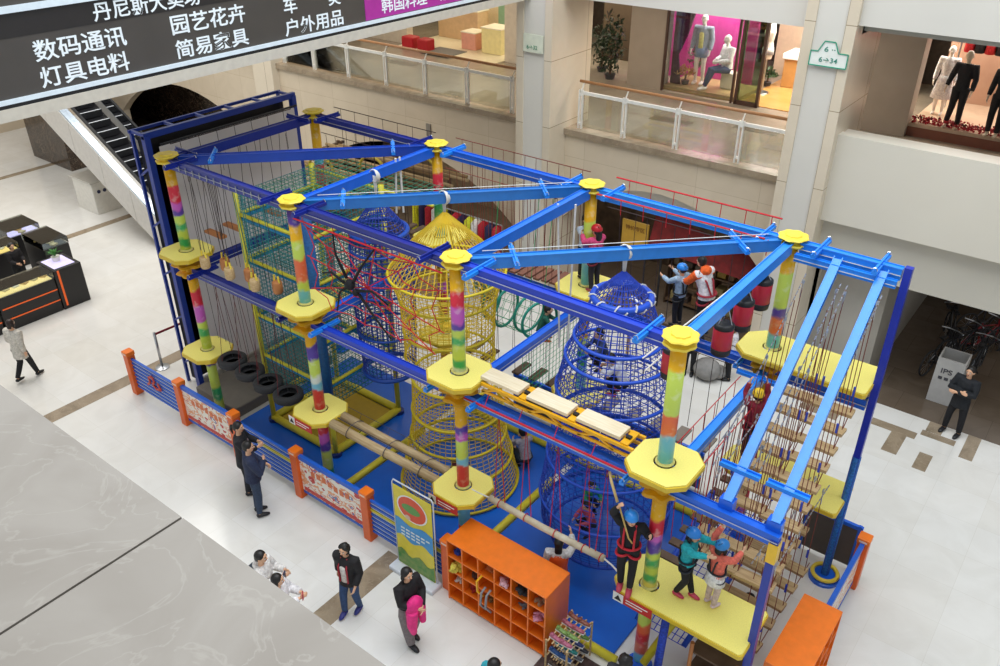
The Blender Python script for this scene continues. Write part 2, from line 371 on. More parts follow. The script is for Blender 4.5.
# dark stone pier under the escalator, far left
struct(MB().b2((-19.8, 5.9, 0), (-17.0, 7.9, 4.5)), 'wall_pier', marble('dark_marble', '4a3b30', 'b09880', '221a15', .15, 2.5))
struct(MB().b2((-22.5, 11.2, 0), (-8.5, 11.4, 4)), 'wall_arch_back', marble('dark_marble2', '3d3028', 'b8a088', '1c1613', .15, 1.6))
struct(MB().b2((-7.5, 12.6, 0), (1.4, 12.8, 3)), 'wall_shop_back', mat('8d7a60', .6, var=.2))
struct(MB().b2((1.6, 12.3, 0), (10.3, 12.5, 3)), 'wall_arch_shop', mat('6b5640', .6, h2='3a2e25', scale=3))
# near parapet under the camera
LEDGE = marble('ledge_marble', '989086', 'a8a196', '887f74', .45, 3.2)
for i, (xa, xb) in enumerate(((4, 12.485), (12.49, 18))):
    struct(MB().b2((xa, -8.6, 9.5), (xb, -7.25, 9.8)), 'trim_%d' % (50+i), LEDGE)
struct(MB().b2((4, -8.5, 7.6), (18, -7.4, 9.5)), 'wall_near_parapet', PLASTER)
# glass balustrades of the upper gallery
GLASS = glass_mat('rail_glass', 'f2f6f4', .05); POSTW = mat('dcdad2', .35)
def balustrade(xs, y, z, label, hx0, hx1):
    t = thing('glass_balustrade', ((xs[0]+xs[-1])/2, y, z), label, 'railing')
    for x in xs:
        m = MB(); m.b2((x-.06, y-.05, z), (x-.025, y+.01, z+.93)); m.b2((x+.025, y-.05, z), (x+.06, y+.01, z+.93))
        m.box((x, y-.02, z+.12), (.1, .07, .05)); m.box((x, y-.02, z+.82), (.1, .07, .05)); m.bar((x, y-.02, z+.9), (x, y+.1, z+1.08), .02, .03)
        m.build('post', POSTW, t)
    for a, b in zip(xs, xs[1:]):
        MB().b2((a+.07, y-.015, z+.05), (b-.07, y+.0, z+.82)).build('glass_pane', GLASS, t)
    MB().b2((xs[0], y-.04, z+.83), (xs[-1], y+.02, z+.9)).build('top_rail', POSTW, t)
    MB().cyl((hx0, y+.1, z+1.1), (hx1, y+.1, z+1.1), .035, 10).build('handrail', mat('a9764a', .35), t, True)
balustrade([2.72, 3.93, 5.3, 6.8, 8.0], 9.4, 4.5, 'white-post glass balustrade with wooden handrail between the two stone columns', 2.6, 8.05)
balustrade([-8.3, -6.9, -5.4, -3.85, -2.35, -.85, .65], 9.4, 4.5, 'long glass balustrade above the wall left of the tall stone column', -8.4, 1.4)

# ------------------------------------------------------------ the hanging sign board across the top left
t = thing('overhead_sign', (1.8, 2, 7.53), 'long dark sign board with white Chinese lettering and a magenta section hung across the atrium', 'sign')
SG = mat('4c4742', .35, var=.08, scale=1.5); WT = mat('e8f0f4', .4, emit=.12)
MB().b2((1.45, -7, 7.76), (1.75, 12, 9.6)).build('board', SG, t)
MB().b2((1.75, 3.45, 7.78), (1.758, 12, 8.9)).build('magenta_panel', mat('b0309a', .35), t)['label'] = 'magenta panel'
MB().b2((1.75, -7, 8.5), (1.756, 3.44, 8.8)).build('upper_band', mat('2c2826', .35), t)['label'] = 'darker band along the top'
MB().b2((1.75, -7, 7.71), (1.8, 12, 7.765)).build('white_strip', mat('d8e4ec', .3, emit=.1), t)
MB().b2((1.75, -7, 8.8), (1.8, 12, 8.88)).build('white_strip', mat('d8e4ec', .3, emit=.1), t)
MB().b2((1.6, -7, 7.66), (1.79, 12, 7.71)).build('black_line', BLACK, t)  # black line between the white strip and the cream band
MB().b2((-3.2, -7, 7.5), (1.81, 12, 7.66)).build('soffit_edge', mat('cfc8ba', .45), t)
for s, y, z, wd, ht in (('数码通讯', -2.55, 8.15, 1.32, .27), ('灯具电料', -2.56, 7.81, 1.3, .27), ('园艺花卉', -.49, 8.16, 1.33, .28), ('简易家具', -.49, 7.81, 1.33, .27),
                        ('户外用品', 1.59, 7.8, 1.31, .27), ('车', 1.62, 8.15, .28, .27), ('类', 2.6, 8.15, .28, .27), ('韩国料理', 3.87, 7.84, 1.25, .27), ('京味小吃', 5.5, 7.84, 1.3, .27), ('丹尼斯大卖场', -1.63, 8.52, 1.7, .25)):
    text(s, 'lettering', WT, t, (1.758, y, z), (0, 1, 0), (0, 0, 1), wd, ht)

# ------------------------------------------------------------ escalator
t = thing('escalator', (-8, 4.6, 0), 'escalator with pale side panels and black steps descending behind the climbing frame', 'escalator')
S = .555; X0 = -8.2
zl = lambda x: (X0-x)*S
ya, yb = 4.0, 5.45
XA, XB = -8.0, -17.5
def slab(y0, y1, d0, d1, name, m, xa=XA, xb=XB):
    mb = MB(); q = [(xa, max(0, zl(xa)+d0)), (xb, zl(xb)+d0), (xb, zl(xb)+d1), (xa, max(.01, zl(xa)+d1))]
    mb.add([(x, y0, z) for x, z in q]+[(x, y1, z) for x, z in q], [(0, 1, 2, 3), (7, 6, 5, 4), (0, 4, 5, 1), (1, 5, 6, 2), (2, 6, 7, 3), (3, 7, 4, 0)])
    return mb.build(name, m, t)
PAN = mat('cfcac2', .3)
x = XA
while x > XB: slab(ya-.03, ya, 0.02, 1.08, 'side_panel', PAN, x, x-1.35); x -= 1.37
slab(ya, yb, .3, .55, 'truss', DARK)
slab(yb, yb+.03, 0, 1.08, 'far_side_panel', PAN)
for y in (ya-.02, yb-.1): slab(y, y+.16, 1.08, 1.16, 'deck_trim', mat('c9d6e2', .2, metal=.6))
for y in (ya+.1, yb-.14): slab(y, y+.012, 1.16, 1.6, 'glass_side', GLASS)
for y in (ya+.07, yb-.17): slab(y, y+.07, 1.6, 1.68, 'handrail', BLACK)
for i in range(24):
    xx = XA-.25-i*.4; z = zl(xx)+.78
    s_ = MB().b2((xx-.2, ya+.16, z-.2), (xx+.2, yb-.16, z)).build('step', mat('1d1d20', .35), t)
    MB().b2((xx+.15, ya+.17, z), (xx+.2, yb-.17, z+.006)).build('step_edge', mat('e8ecf0', .3), s_)
# white bin-like cabinet beside the escalator foot
t = thing('promotion_counter', (-12.9, 4.8, 0), 'white promotion counter with three dark marks beside the escalator', 'counter')
MB().bbox((-13.6, 4.3, 0), (-12.4, 5.2, 1.05), .02).build('body', mat('e2ded4', .4), t)
MB().bbox((-13.65, 4.25, 1.05), (-12.35, 5.25, 1.1), .01).build('counter_top', mat('c8c4ba', .3), t)
for i in range(3): MB().cyl((-12.4, 4.5+.2*i, .75), (-12.385, 4.5+.2*i, .75), .06, 14).build('logo_mark', mat('2a2f50', .4), t)

# ------------------------------------------------------------ the kiosk at the far left
KB = mat('1c1a1b', .35)
def showcase(x0, y0, x1, y1, label, lit, name='jewellery_counter', h=.92, gl='4a3c26'):
    t = thing(name, ((x0+x1)/2, (y0+y1)/2, 0), label, 'counter', None)
    MB().bbox((x0, y0, 0), (x1, y1, h), .015).build('body', KB, t)
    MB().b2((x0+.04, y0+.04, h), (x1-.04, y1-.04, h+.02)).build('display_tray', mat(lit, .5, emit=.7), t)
    for a, b in (((x0, y0), (x1, y0)), ((x1, y0), (x1, y1)), ((x1, y1), (x0, y1)), ((x0, y1), (x0, y0))):
        MB().bar((a[0], a[1], h+.1), (b[0], b[1], h+.1), .008, .18).build('glass_side', GLASS, t)
    MB().b2((x0, y0, h+.19), (x1, y1, h+.2)).build('glass_top', GLASS, t)
    r2 = random.Random(int(x0*10)+int(y0*7))
    for i in range(int(max(x1-x0, y1-y0)/.22)):
        u = (i+.5)/int(max(x1-x0, y1-y0)/.22)
        c = (x0+(x1-x0)*(u if x1-x0 > y1-y0 else .5), y0+(y1-y0)*(u if y1-y0 > x1-x0 else .5))
        MB().box((c[0], c[1], h+.04), (.15, .15, .04), r2.random()).build('display_card', mat(r2.choice(['efe8d8', 'd8c9a0', 'f2efe8', 'caa560']), .5), t)
    return t
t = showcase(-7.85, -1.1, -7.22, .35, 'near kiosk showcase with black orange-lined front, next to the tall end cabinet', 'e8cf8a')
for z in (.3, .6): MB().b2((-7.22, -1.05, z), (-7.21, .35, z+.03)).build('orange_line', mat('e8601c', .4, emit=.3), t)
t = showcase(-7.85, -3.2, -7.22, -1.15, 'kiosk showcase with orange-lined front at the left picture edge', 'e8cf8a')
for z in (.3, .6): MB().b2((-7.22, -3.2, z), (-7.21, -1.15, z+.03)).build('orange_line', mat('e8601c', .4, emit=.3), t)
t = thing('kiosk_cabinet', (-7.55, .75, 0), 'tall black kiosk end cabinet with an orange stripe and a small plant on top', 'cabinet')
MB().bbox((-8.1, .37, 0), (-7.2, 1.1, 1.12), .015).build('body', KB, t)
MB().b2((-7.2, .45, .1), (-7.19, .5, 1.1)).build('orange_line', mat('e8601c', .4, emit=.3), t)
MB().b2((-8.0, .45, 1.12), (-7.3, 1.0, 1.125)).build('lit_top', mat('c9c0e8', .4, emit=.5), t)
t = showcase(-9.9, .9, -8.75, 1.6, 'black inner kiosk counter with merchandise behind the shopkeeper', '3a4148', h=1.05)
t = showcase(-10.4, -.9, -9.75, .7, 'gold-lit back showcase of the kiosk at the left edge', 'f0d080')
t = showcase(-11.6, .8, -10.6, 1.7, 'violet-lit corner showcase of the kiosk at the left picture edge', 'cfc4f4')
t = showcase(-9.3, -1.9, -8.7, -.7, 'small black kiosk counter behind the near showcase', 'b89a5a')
def plant(x, y, z, r, label, n=14, pot=True, h='3f7a34'):
    t = thing('potted_plant', (x, y, z), label, 'plant'); rr = random.Random(int(x*100))
    if pot: MB().lathe((x, y, z), [(0, r*.35), (r*.5, r*.45)], 14).build('pot', mat('e8e4da', .4), t)
    m = MB()
    for i in range(n):
        a = rr.random()*6.28; e = rr.uniform(.3, 1.2); d = V((math.cos(a)*math.cos(e), math.sin(a)*math.cos(e), math.sin(e)))
        p = V((x, y, z+r*.5)); sd = d.cross(V((0, 0, 1))).normalized()*r*.13; q = p+d*r*rr.uniform(.8, 1.2); mid = (p+q)/2+V((0, 0, r*.15))
        m.add([p, mid+sd, q, mid-sd, mid+V((0, 0, .012))], [(0, 1, 4), (1, 2, 4), (2, 3, 4), (3, 0, 4)])
    m.build('leaves', mat(h, .5, var=.3, scale=20), t)
    return t
plant(-7.75, .75, 1.125, .25, 'small green plant on the kiosk end cabinet')

# ------------------------------------------------------------ the climbing frame: posts, platforms, beams
PX = [0, 3.38, 6.77, 10.15]; D = 3.43; ZT, ZU, ZL = 5.80, 3.96, 1.76; XE = 11.66
c_ = dict(y='f0b400', r='d8283c', p='c65ab8', v='5a3f9e', l='c8dc5a', g='38b06a', o='ea6a40', b='6cc0e4', w='dfe8e0', k='f0e27a', t='3f8fd0')
def stops(s):
    n = len(s); return [(i/n, c_[q]) for i, q in enumerate(s)]
fr = [('yyyrrpvlglgl', 'yyrrpplgll', 'vllglp'), ('vvyyllooolbb', 'yyvvllwbrrr', 'rrpvllgg'), ('yyyrrppvlgllgw', 'yyyvpllbrrr', 'bbrrr'), ('yylllloobbb', 'yyyrrpvlglgk', 'lllorobg')]
ba = [('yyybrrl', 'yyrrpl', 'yrpl'), ('yyrrgglb', 'yyprrll', 'yrpl'), ('yyyllvbbbb', 'yylgbb', 'yrpl'), ('yyyllllvoobb', 'yyvlr', 'yrpl')]
wavy = lambda n, a: (lambda t: 1+a*math.cos(n*t))
SIGNR = mat('c8302a', .4); SIGNW = mat('f0efe9', .4)
names = ['far left', 'second', 'third', 'right-hand']
def octo(cx, cy, hx, hy, c):
    if hx > .8: return [(cx-hx+c, cy-hy), (cx+hx-.04, cy-hy), (cx+hx, cy-hy+.04), (cx+hx, cy+hy-.04), (cx+hx-.04, cy+hy), (cx-hx+c, cy+hy), (cx-hx, cy+hy-c), (cx-hx, cy-hy+c)]
    return [(cx-hx+c, cy-hy), (cx+hx-c, cy-hy), (cx+hx, cy-hy+c), (cx+hx, cy+hy-c), (cx+hx-c, cy+hy), (cx-hx+c, cy+hy), (cx-hx, cy+hy-c), (cx-hx, cy-hy+c)]
def post(x, y, cols, label):
    t = thing('painted_post', (x, y, 0), label, 'post', None)
    secs = [(ZU+.0, ZT-.08, cols[0][::-1]), (ZL, ZU-.48, cols[1][::-1]), (0, ZL-.1, cols[2][::-1])]
    for za, zb, cc in secs:
        mm = bands_mat('paint', stops(cc), za, zb)
        MB().tube([(x, y, za), (x, y, zb)], .098, 20).build('shaft', mm, t, True)
        MB().lathe((x, y, za), [(0, .125), (.012, .125), (.012, .108), (.03, .1)], 20).build('foot_ring', mat('d0c878', .4), t)
    MB().lathe((x, y, ZT-.1), [(0, .11), (.0, .19), (.02, .2), (.035, .19), (.04, .12), (.1, .12), (.1, .2), (.115, .215), (.13, .2), (.13, .12), (.15, .11), (.15, .05)], 48, wavy(8, .05)).build('cap', YEL, t)
    for zz in (ZU-.5,):
        MB().lathe((x, y, zz), [(0, .11), (.0, .22), (.03, .25), (.06, .22), (.08, .13), (.16, .12), (.19, .26), (.23, .3), (.26, .27), (.26, .1)], 48, wavy(6, .13)).build('collar', mat('e0a818', .4), t)
        MB().cyl((x, y, zz+.26), (x, y, ZU-.05), .085, 14).build('sleeve', mat('1a2350', .4), t, True)
    MB().lathe((x, y, ZL-.3), [(0, .105), (0, .17), (.05, .19), (.1, .17), (.1, .105)], 40, wavy(6, .1)).build('collar', mat('e0a818', .4), t, True)
    MB().lathe((x, y, .05), [(0, .2), (.02, .2), (.03, .12), (.15, .105)], 24).build('base_plate', BLUE, t)
    return t
for i, x in enumerate(PX):
    post(x, 0, fr[i], 'rainbow-painted post in the front row, %s of the four' % ['leftmost', 'second from the left', 'third from the left', 'rightmost'][i])
    post(x, D, ba[i], 'rainbow-painted post in the back row, %s of the four' % ['leftmost', 'second from the left', 'third from the left', 'rightmost'][i])
def holed(poly, hx, hy, z0, z1, r=.145):
    m = MB(); n = len(poly); P = []; 
    for (a, b), (c, d) in zip(poly, poly[1:]+poly[:1]):
        for k in range(3): P.append((a+(c-a)*k/3, b+(d-b)*k/3))
    n = len(P); Q = []
    for x, y in P:
        q = math.atan2(y-hy, x-hx); Q.append((hx+r*math.cos(q), hy+r*math.sin(q)))
    vs = [(x, y, z) for z in (z0, z1) for x, y in P]+[(x, y, z) for z in (z0, z1) for x, y in Q]
    fs = []
    for i in range(n):
        j = (i+1) % n
        fs += [(i, j, n+j, n+i), (2*n+j, 2*n+i, 3*n+i, 3*n+j), (n+i, n+j, 3*n+j, 3*n+i), (j, i, 2*n+i, 2*n+j)]
    return m.add(vs, fs)
def platform(x, y, z, hx, hy, c, label, sign=None, sx=0):
    t = thing('yellow_platform', (x, y, z-.1), label, 'platform', 'yellow platforms round the posts')
    hx0 = min(PX, key=lambda p: abs(p-x)) if abs(x-10.9) > .3 else PX[3]
    hy0 = 0 if y < 1 else D
    holed(octo(x, y, hx, hy, c), hx0, hy0, z-.02, z).build('deck', YDECK, t)
    holed(octo(x, y, hx+.015, hy+.015, c), hx0, hy0, z-.085, z-.018).build('rim', mat('d8b830', .4), t)
    m = MB()
    for s_ in (-1, 1): m.bar((x-hx*.7, y+s_*.2, z-.12), (x+hx*.7, y+s_*.2, z-.12), .06, .06)
    m.build('under_frame', mat('1c3f9c', .4), t)
    if sign:
        yy = y-hy-.02
        s_ = MB().b2((sx-.3, yy-.01, z-.2), (sx+.3, yy, z-.04)).build('warning_sign', SIGNR, t)
        MB().b2((sx-.3, yy-.014, z-.2), (sx-.14, yy-.009, z-.04)).build('pictogram_panel', SIGNW, s_)
        MB().add([(sx-.28, yy-.016, z-.17), (sx-.16, yy-.016, z-.17), (sx-.22, yy-.016, z-.07)], [(0, 1, 2)]).build('triangle_mark', mat('202020', .5), s_)
        for q in range(2): MB().b2((sx-.1, yy-.014, z-.10-.05*q), (sx+.24-.08*q, yy-.009, z-.085-.05*q)).build('white_line', SIGNW, s_)
    return t
for i, x in enumerate(PX):
    n = ['leftmost', 'second', 'third', 'fourth'][i]
    platform(x, 0, ZU, .42, .42, .18, 'yellow octagonal platform halfway up the %s front post' % n)
    if i < 3:
        platform(x, 0, ZL, .42, .42, .18, 'yellow octagonal platform low on the %s front post' % n, sign=i > 0, sx=x-.05)
        platform(x, D, ZU, .46, .46, .2, 'yellow octagonal platform halfway up the %s back post' % n)
        platform(x, D, ZL, .46, .46, .2, 'yellow octagonal platform low on the %s back post' % n)
platform(10.68, .1, ZL, .98, .44, .2, 'long yellow platform carrying three helmeted children at the front right', True, 10.1)
platform(10.68, D, ZU, 1.0, .42, .2, 'long yellow upper platform at the back right corner')
platform(10.75, D-.05, ZL, .98, .42, .2, 'long yellow lower platform at the back right corner')

def beam(a, b, mt, label, w=.115, h=.16, group=None, cross=True, name='steel_beam', stripe=True, lattice=False, coff=.28):
    a = V(a); b = V(b); t = thing(name, tuple((a+b)/2), label, 'beam', group)
    d = (b-a).normalized(); sd = d.cross(V((0, 0, 1))).normalized()
    MB().bar(a, b, w, h).build('girder', mt, t)
    m = MB()
    for s in (-1, 1): m.bar(a+sd*s*(w/2)+V((0, 0, h/2+.006)), b+sd*s*(w/2)+V((0, 0, h/2+.006)), .012, .018)
    m.build('flange', mt, t)
    if stripe: MB().cyl(a+sd*(w/2+.015), b+sd*(w/2+.015), .007, 5).build('steel_cable', mat('c4c8d0', .3, metal=.6), t)
    if cross:
        for p in (a+d*coff, b-d*coff):
            q = MB().bar(p-sd*.33+V((0, 0, .06)), p+sd*.33+V((0, 0, .06)), .07, .05)
            q.bar(p-sd*.33+V((0, 0, .1)), p+sd*.33+V((0, 0, .1)), .02, .04); o = q.build('cross_bracket', mt if mt is SHADED_BLUE else SKY, t)
            e = MB()
            for s in (-1, 1): e.ring(p+sd*s*.31+V((0, 0, .1)), .03, .007, 10, 4, Matrix.Rotation(PI/2, 3, 'X'))
            e.build('eye_bolt', CHROME, o)
    if lattice:
        m = MB(); L = (b-a).length; n = int(L/.045)
        for k in range(n):
            p = a+d*(L*(k+.5)/n)
            for zz in (-.05, -.015, .02, .055): m.box(p-sd*(w/2+.002)+V((0, 0, zz)), (.012, .012, .012))
        m.build('perforation', mat('0e2f70', .5), t)
    return t
e = .13
row = ['first', 'second', 'third']
MT = {0: SHADED_BLUE, 1: mat('1b3fb4', .3), 2: BLUE}
for i in range(3):  # beam blues darken leftwards: shade under the overhead sign painted into them
    a, b = PX[i]+e, PX[i+1]-e
    beam((a, 0, ZT-.12), (b, 0, ZT-.12), [SHADED_BLUE, SHADED_BLUE, mat('1c3ebc', .3)][i], 'top front beam over the %s bay from the left' % row[i])
    beam((a, D, ZT-.12), (b, D, ZT-.12), [SHADED_BLUE, BLUE, SKY][i], 'top back beam over the %s bay from the left' % row[i])
    beam((a, 0, ZU-.42), (b, 0, ZU-.42), [SHADED_BLUE, mat('1c3ebc', .3), BLUE][i], 'middle-height front beam of the %s bay from the left' % row[i])
    beam((a, D, ZU-.42), (b, D, ZU-.42), [SHADED_BLUE, BLUE, BLUE][i], 'middle-height back beam of the %s bay from the left' % row[i])
    d = V((3.38, 3.43, 0)).normalized()*.2
    beam((PX[i]+d.x, d.y, ZT-.1), (PX[i+1]-d.x, D-d.y, ZT-.1), [mat('1c44ac', .3), mat('2a78c8', .3), mat('2a80d4', .3)][i], 'diagonal roof beam across the %s bay from the left' % row[i], cross=True, lattice=i > 0, stripe=False, coff=.6)
for i in range(4):
    n = ['far left', 'second', 'third', 'right-hand'][i]
    beam((PX[i], e, ZT-.12), (PX[i], D-e, ZT-.12), [SHADED_BLUE, BLUE, mat('1f70d8', .3), SKY][i], 'top cross beam joining the %s pair of posts' % n, cross=i == 0, stripe=False)  # left cross beam carries the same painted-in shade
    beam((PX[i], e, ZU-.42), (PX[i], D-e, ZU-.42), [SHADED_BLUE, BLUE, BLUE, SKY][i], 'middle-height cross beam joining the %s pair of posts' % n, cross=i == 3)
beam((PX[3]+e, D, ZT-.12), (XE, D, ZT-.12), SKY, 'top back beam of the open right end bay')
beam((PX[3]+e, D-.2, ZT-.2), (XE, D-.2, ZT-.2), SKY, 'lower twin of the top beam at the right end, holding rope clamps', w=.06, h=.1, cross=False)
beam((PX[3]+e, 0, ZU-.42), (XE+.06, 0, ZU-.42), BLUE, 'middle-height front beam of the open right end bay', cross=False)
beam((PX[3]+e, D, ZU-.42), (XE, D, ZU-.42), BLUE, 'middle-height back beam of the open right end bay', cross=False)
for i, x in enumerate((10.84, 11.45)):
    beam((x, D-.1, ZT-.14), (x+.17, .05, ZU-.24), SKY, 'sloping light blue roof beam at the right end, %s' % ['left one', 'right one'][i], w=.11, h=.13, cross=False, stripe=False)
    t = thing('clamp_bar', (x+.16, .38, ZU), 'blue channel bar across the foot of the %s sloping beam' % ['left', 'right'][i], 'bracket')
    MB().bar((x-.12, .38, ZU+.02), (x+.4, .38, ZU+.02), .09, .025).bar((x-.12, .34, ZU+.04), (x+.4, .34, ZU+.04), .012, .05).bar((x-.12, .42, ZU+.04), (x+.4, .42, ZU+.04), .012, .05).build('channel', SKY, t)
    MB().box((x+.16, .08, ZU-.3), (.18, .13, .2)).build('joint_plate', BLUE, t)
# end posts of the open right bay
t = thing('blue_post', (XE+.07, D, 0), 'tall dark blue corner post at the back right with a wrapped base', 'post')
MB().bar((XE+.07, D, .05), (XE+.07, D, ZT), .1, .1, (0, 1, 0)).build('shaft', mat('1a30a8', .3), t)
MB().cyl((XE+.07, D, 0), (XE+.07, D, 2.6), .065, 14).build('net_wrap', mat('1f6ab8', .6, var=.4, scale=40), t)
MB().lathe((XE+.07, D, 0), [(0, .25), (.05, .25), (.08, .18), (.1, .16)], 20).build('base_plate', BLUE, t)
MB().ring((XE+.07, D, .12), .2, .035, 24, 8).build('base_pad', YEL, t, True)
t = thing('blue_post', (XE+.02, -.02, 0), 'square dark blue post with yellow collar at the front right corner', 'post')
MB().bar((XE+.02, -.02, 0), (XE+.02, -.02, ZU-.4), .1, .1, (0, 1, 0)).build('shaft', mat('20389c', .3), t)
MB().b2((XE-.04, -.08, ZU-.75), (XE+.08, .04, ZU-.45)).build('yellow_sleeve', mat('f0c030', .4), t)
# left end: blue steel frame with a white sheet and black screen back
t = thing('end_frame', (-1.6, 2.2, 0), 'tall blue steel frame at the left end with a pale sheet and black back', 'frame')
ya, yb, zt = .41, 3.98, 5.8
for x in (-1.32, -1.8):
    tk = .12 if x > -1.5 else .06
    for y in (ya, yb): MB().bar((x, y, 0), (x, y, zt), tk, tk, (0, 1, 0)).build('upright', mat('1f3a9a', .35), t)
    MB().bar((x, ya-.06, zt), (x, yb+.06, zt), tk*.75, tk).build('top_rail', mat('1f3a9a', .35), t)
for k in range(6):
    y = ya+(yb-ya)*k/5; MB().bar((-1.32, y, zt), (-1.8, y, zt), .05, .05).build('cross_tie', mat('1f3a9a', .35), t)
for y in (ya,):
    for zz in (.8, 1.9, 3.0, 4.1, 5.2): MB().bar((-1.32, y, zz), (-1.8, y, zz-.3), .04, .04).build('cross_tie', mat('1f3a9a', .35), t)
MB().b2((-1.26, ya+.2, .3), (-1.24, yb-.05, zt-.25)).build('pale_sheet', mat('d8d2d4', .6, var=.06, scale=1.2), t)
MB().b2((-1.74, ya+.08, .1), (-1.6, yb-.05, zt-.1)).b2((-1.74, ya+.06, .1), (-1.4, ya+.1, zt-.1)).build('black_screen', mat('0c0c0e', .3), t)
MB().bar((-1.2, ya+.2, zt-.2), (-1.2, yb, zt-.2), .02, .04).build('sheet_rail', mat('2a2a30', .4), t)

# ------------------------------------------------------------ soft floor under the frame
MATB = mat('1668d4', .3, h2='1158bd', scale=1.2); PADY = mat('d8c832', .45); PADW = mat('dcdad2', .5)
def floor_mat(a, b, label): return one(MB().bbox((a[0], a[1], .002), (b[0], b[1], .045), .01), 'floor_mat', MATB, label, 'mat', 'blue soft floor mats')
floor_mat((.45, -.32), (3.66, 3.35), 'blue soft floor mat under the netted box tower')
floor_mat((3.82, -.32), (6.68, 3.35), 'blue soft floor mat under the yellow net cone')
floor_mat((6.84, -.1), (9.75, 3.35), 'blue soft floor mat under the blue net cone')
def pad(a, b, label, m=PADY, r=.07, n='padded_bar'):
    return one(MB().tube([a, b], r, 10), n, m, label, 'padding', None, True)
pad((3.74, -.3, .07), (3.74, 2.2, .07), 'yellow padded bar across the mat, left of the yellow net cone')
pad((6.76, -.3, .07), (6.76, 2.6, .07), 'yellow padded bar across the mat between the two big net cones')
pad((8.3, -.17, .07), (9.85, -.17, .07), 'yellow padded edge of the mat beside the orange cubby')
pad((3.9, 3.4, .1), (9.6, 3.4, .1), 'long yellow padded bar along the rear edge of the blue mats', r=.08)
pad((-.05, .35, .1), (.42, 2.3, .1), 'yellow padded edge beside the grey board under the tyres')
one(MB().bbox((3.9, 3.49, 0), (7.1, 3.56, .55), .02), 'low_padded_wall', PADW, 'low white padded wall behind the yellow net cone', 'barrier')
one(MB().bbox((7.15, 3.49, 0), (9.6, 3.56, .55), .02), 'low_padded_wall', PADW, 'low white padded wall behind the blue net cone', 'barrier')
one(MB().bbox((-1.1, .15, .002), (.3, 2.9, .26), .03), 'grey_board', mat('6f6a62', .6), 'grey boarded step on the floor beneath the four tyres', 'step')
m_ = one(MB().b2((8.9, -1.9, .002), (10.9, -.35, .012)), 'brown_carpet', mat('4e3c38', .9, var=.35, scale=14), 'patterned brown carpet beside the orange cubby at the bottom edge', 'carpet')
# ------------------------------------------------------------ fence along the front
FY = -.56; FX = [-2.28, -.42, 1.38, 3.22, 5.05, 6.9]
def fence_post(x, y, label, rz=0):
    t = thing('fence_post', (x, y, 0), label, 'post', 'orange fence posts'); t.rotation_euler.z = rz
    m = MB().bbox((x-.09, y-.09, 0), (x+.09, y+.09, 1.0), .012); m.build('post_body', ORED, t)
    MB().bbox((x-.1, y-.1, 1.0), (x+.1, y+.1, 1.1), .012).build('post_cap', ORANGE, t)
    MB().b2((x-.06, y-.104, 1.03), (x+.06, y-.099, 1.06)).build('label_plate', mat('f0d8c8', .4), t)
    return t
for i, x in enumerate(FX):
    fence_post(x, FY, 'orange square fence post, %s along the front fence' % ['at the far left', 'second', 'third', 'fourth, in front of the woman in dark blue' if 0 else 'fourth', 'fifth', 'sixth, beside the cubby'][i])
fence_post(12.15, 3.55, 'orange square fence post standing alone at the back right corner')
RB = mat('1f5fc8', .35); RW = mat('d8dce4', .4)
def rails(x0, x1, y, label, yellow=False):
    t = thing('rail_fence', ((x0+x1)/2, y, 0), label, 'fence')
    for k in range(8):
        z = .22+.1*k
        MB().bar((x0, y, z), (x1, y, z), .045, .042).build('rail', RB if not (yellow and k == 5) else PADY, t)
        if k < 7: MB().bar((x0, y+.01, z+.05), (x1, y+.01, z+.05), .02, .055).build('white_strip', RW, t)
    return t
t = rails(FX[0]+.09, FX[1]-.09, FY, 'blue and white striped fence panel with red emblem, far left')
m = MB()
for a, b in (((0, 0), (.12, .1)), ((.12, .1), (.1, .22)), ((.1, .22), (.24, .3)), ((.24, .3), (.3, .18)), ((.3, .18), (.2, .08)), ((.2, .08), (.34, 0)), ((.34, .02), (.5, .05)), ((.5, .05), (.42, .2))):
    m.bar((-1.65+a[0], FY-.045, .5+a[1]), (-1.65+b[0], FY-.045, .5+b[1]), .02, .05)
m.build('red_emblem', mat('c83828', .4), t)
def poster_mat(name, seed, base='f0e8dc'):
    m = bpy.data.materials.new(name); m.use_nodes = True; nt = m.node_tree; b = nt.nodes['Principled BSDF']
    tc = nt.nodes.new('ShaderNodeTexCoord'); mp = nt.nodes.new('ShaderNodeMapping'); mp.inputs['Location'].default_value = (seed, seed*.7, 0); mp.inputs['Scale'].default_value = (1.6, 1.6, 2.6)
    nt.links.new(tc.outputs['Object'], mp.inputs[0]); n = nt.nodes.new('ShaderNodeTexNoise'); n.inputs['Scale'].default_value = 2.2; n.inputs['Detail'].default_value = 3; nt.links.new(mp.outputs[0], n.inputs['Vector'])
    r = nt.nodes.new('ShaderNodeValToRGB'); r.color_ramp.interpolation = 'CONSTANT'; e = r.color_ramp.elements; e[0].color = lin('c8352c'); e[1].position = .38; e[1].color = lin(base)
    for p, h in ((.5, 'e6a070'), (.56, base), (.62, 'd8584a'), (.66, '3f8fc0'), (.7, base)): x = e.new(p); x.color = lin(h)
    nt.links.new(n.outputs['Fac'], r.inputs[0]); nt.links.new(r.outputs[0], b.inputs['Base Color']); b.inputs['Roughness'].default_value = .35
    return m
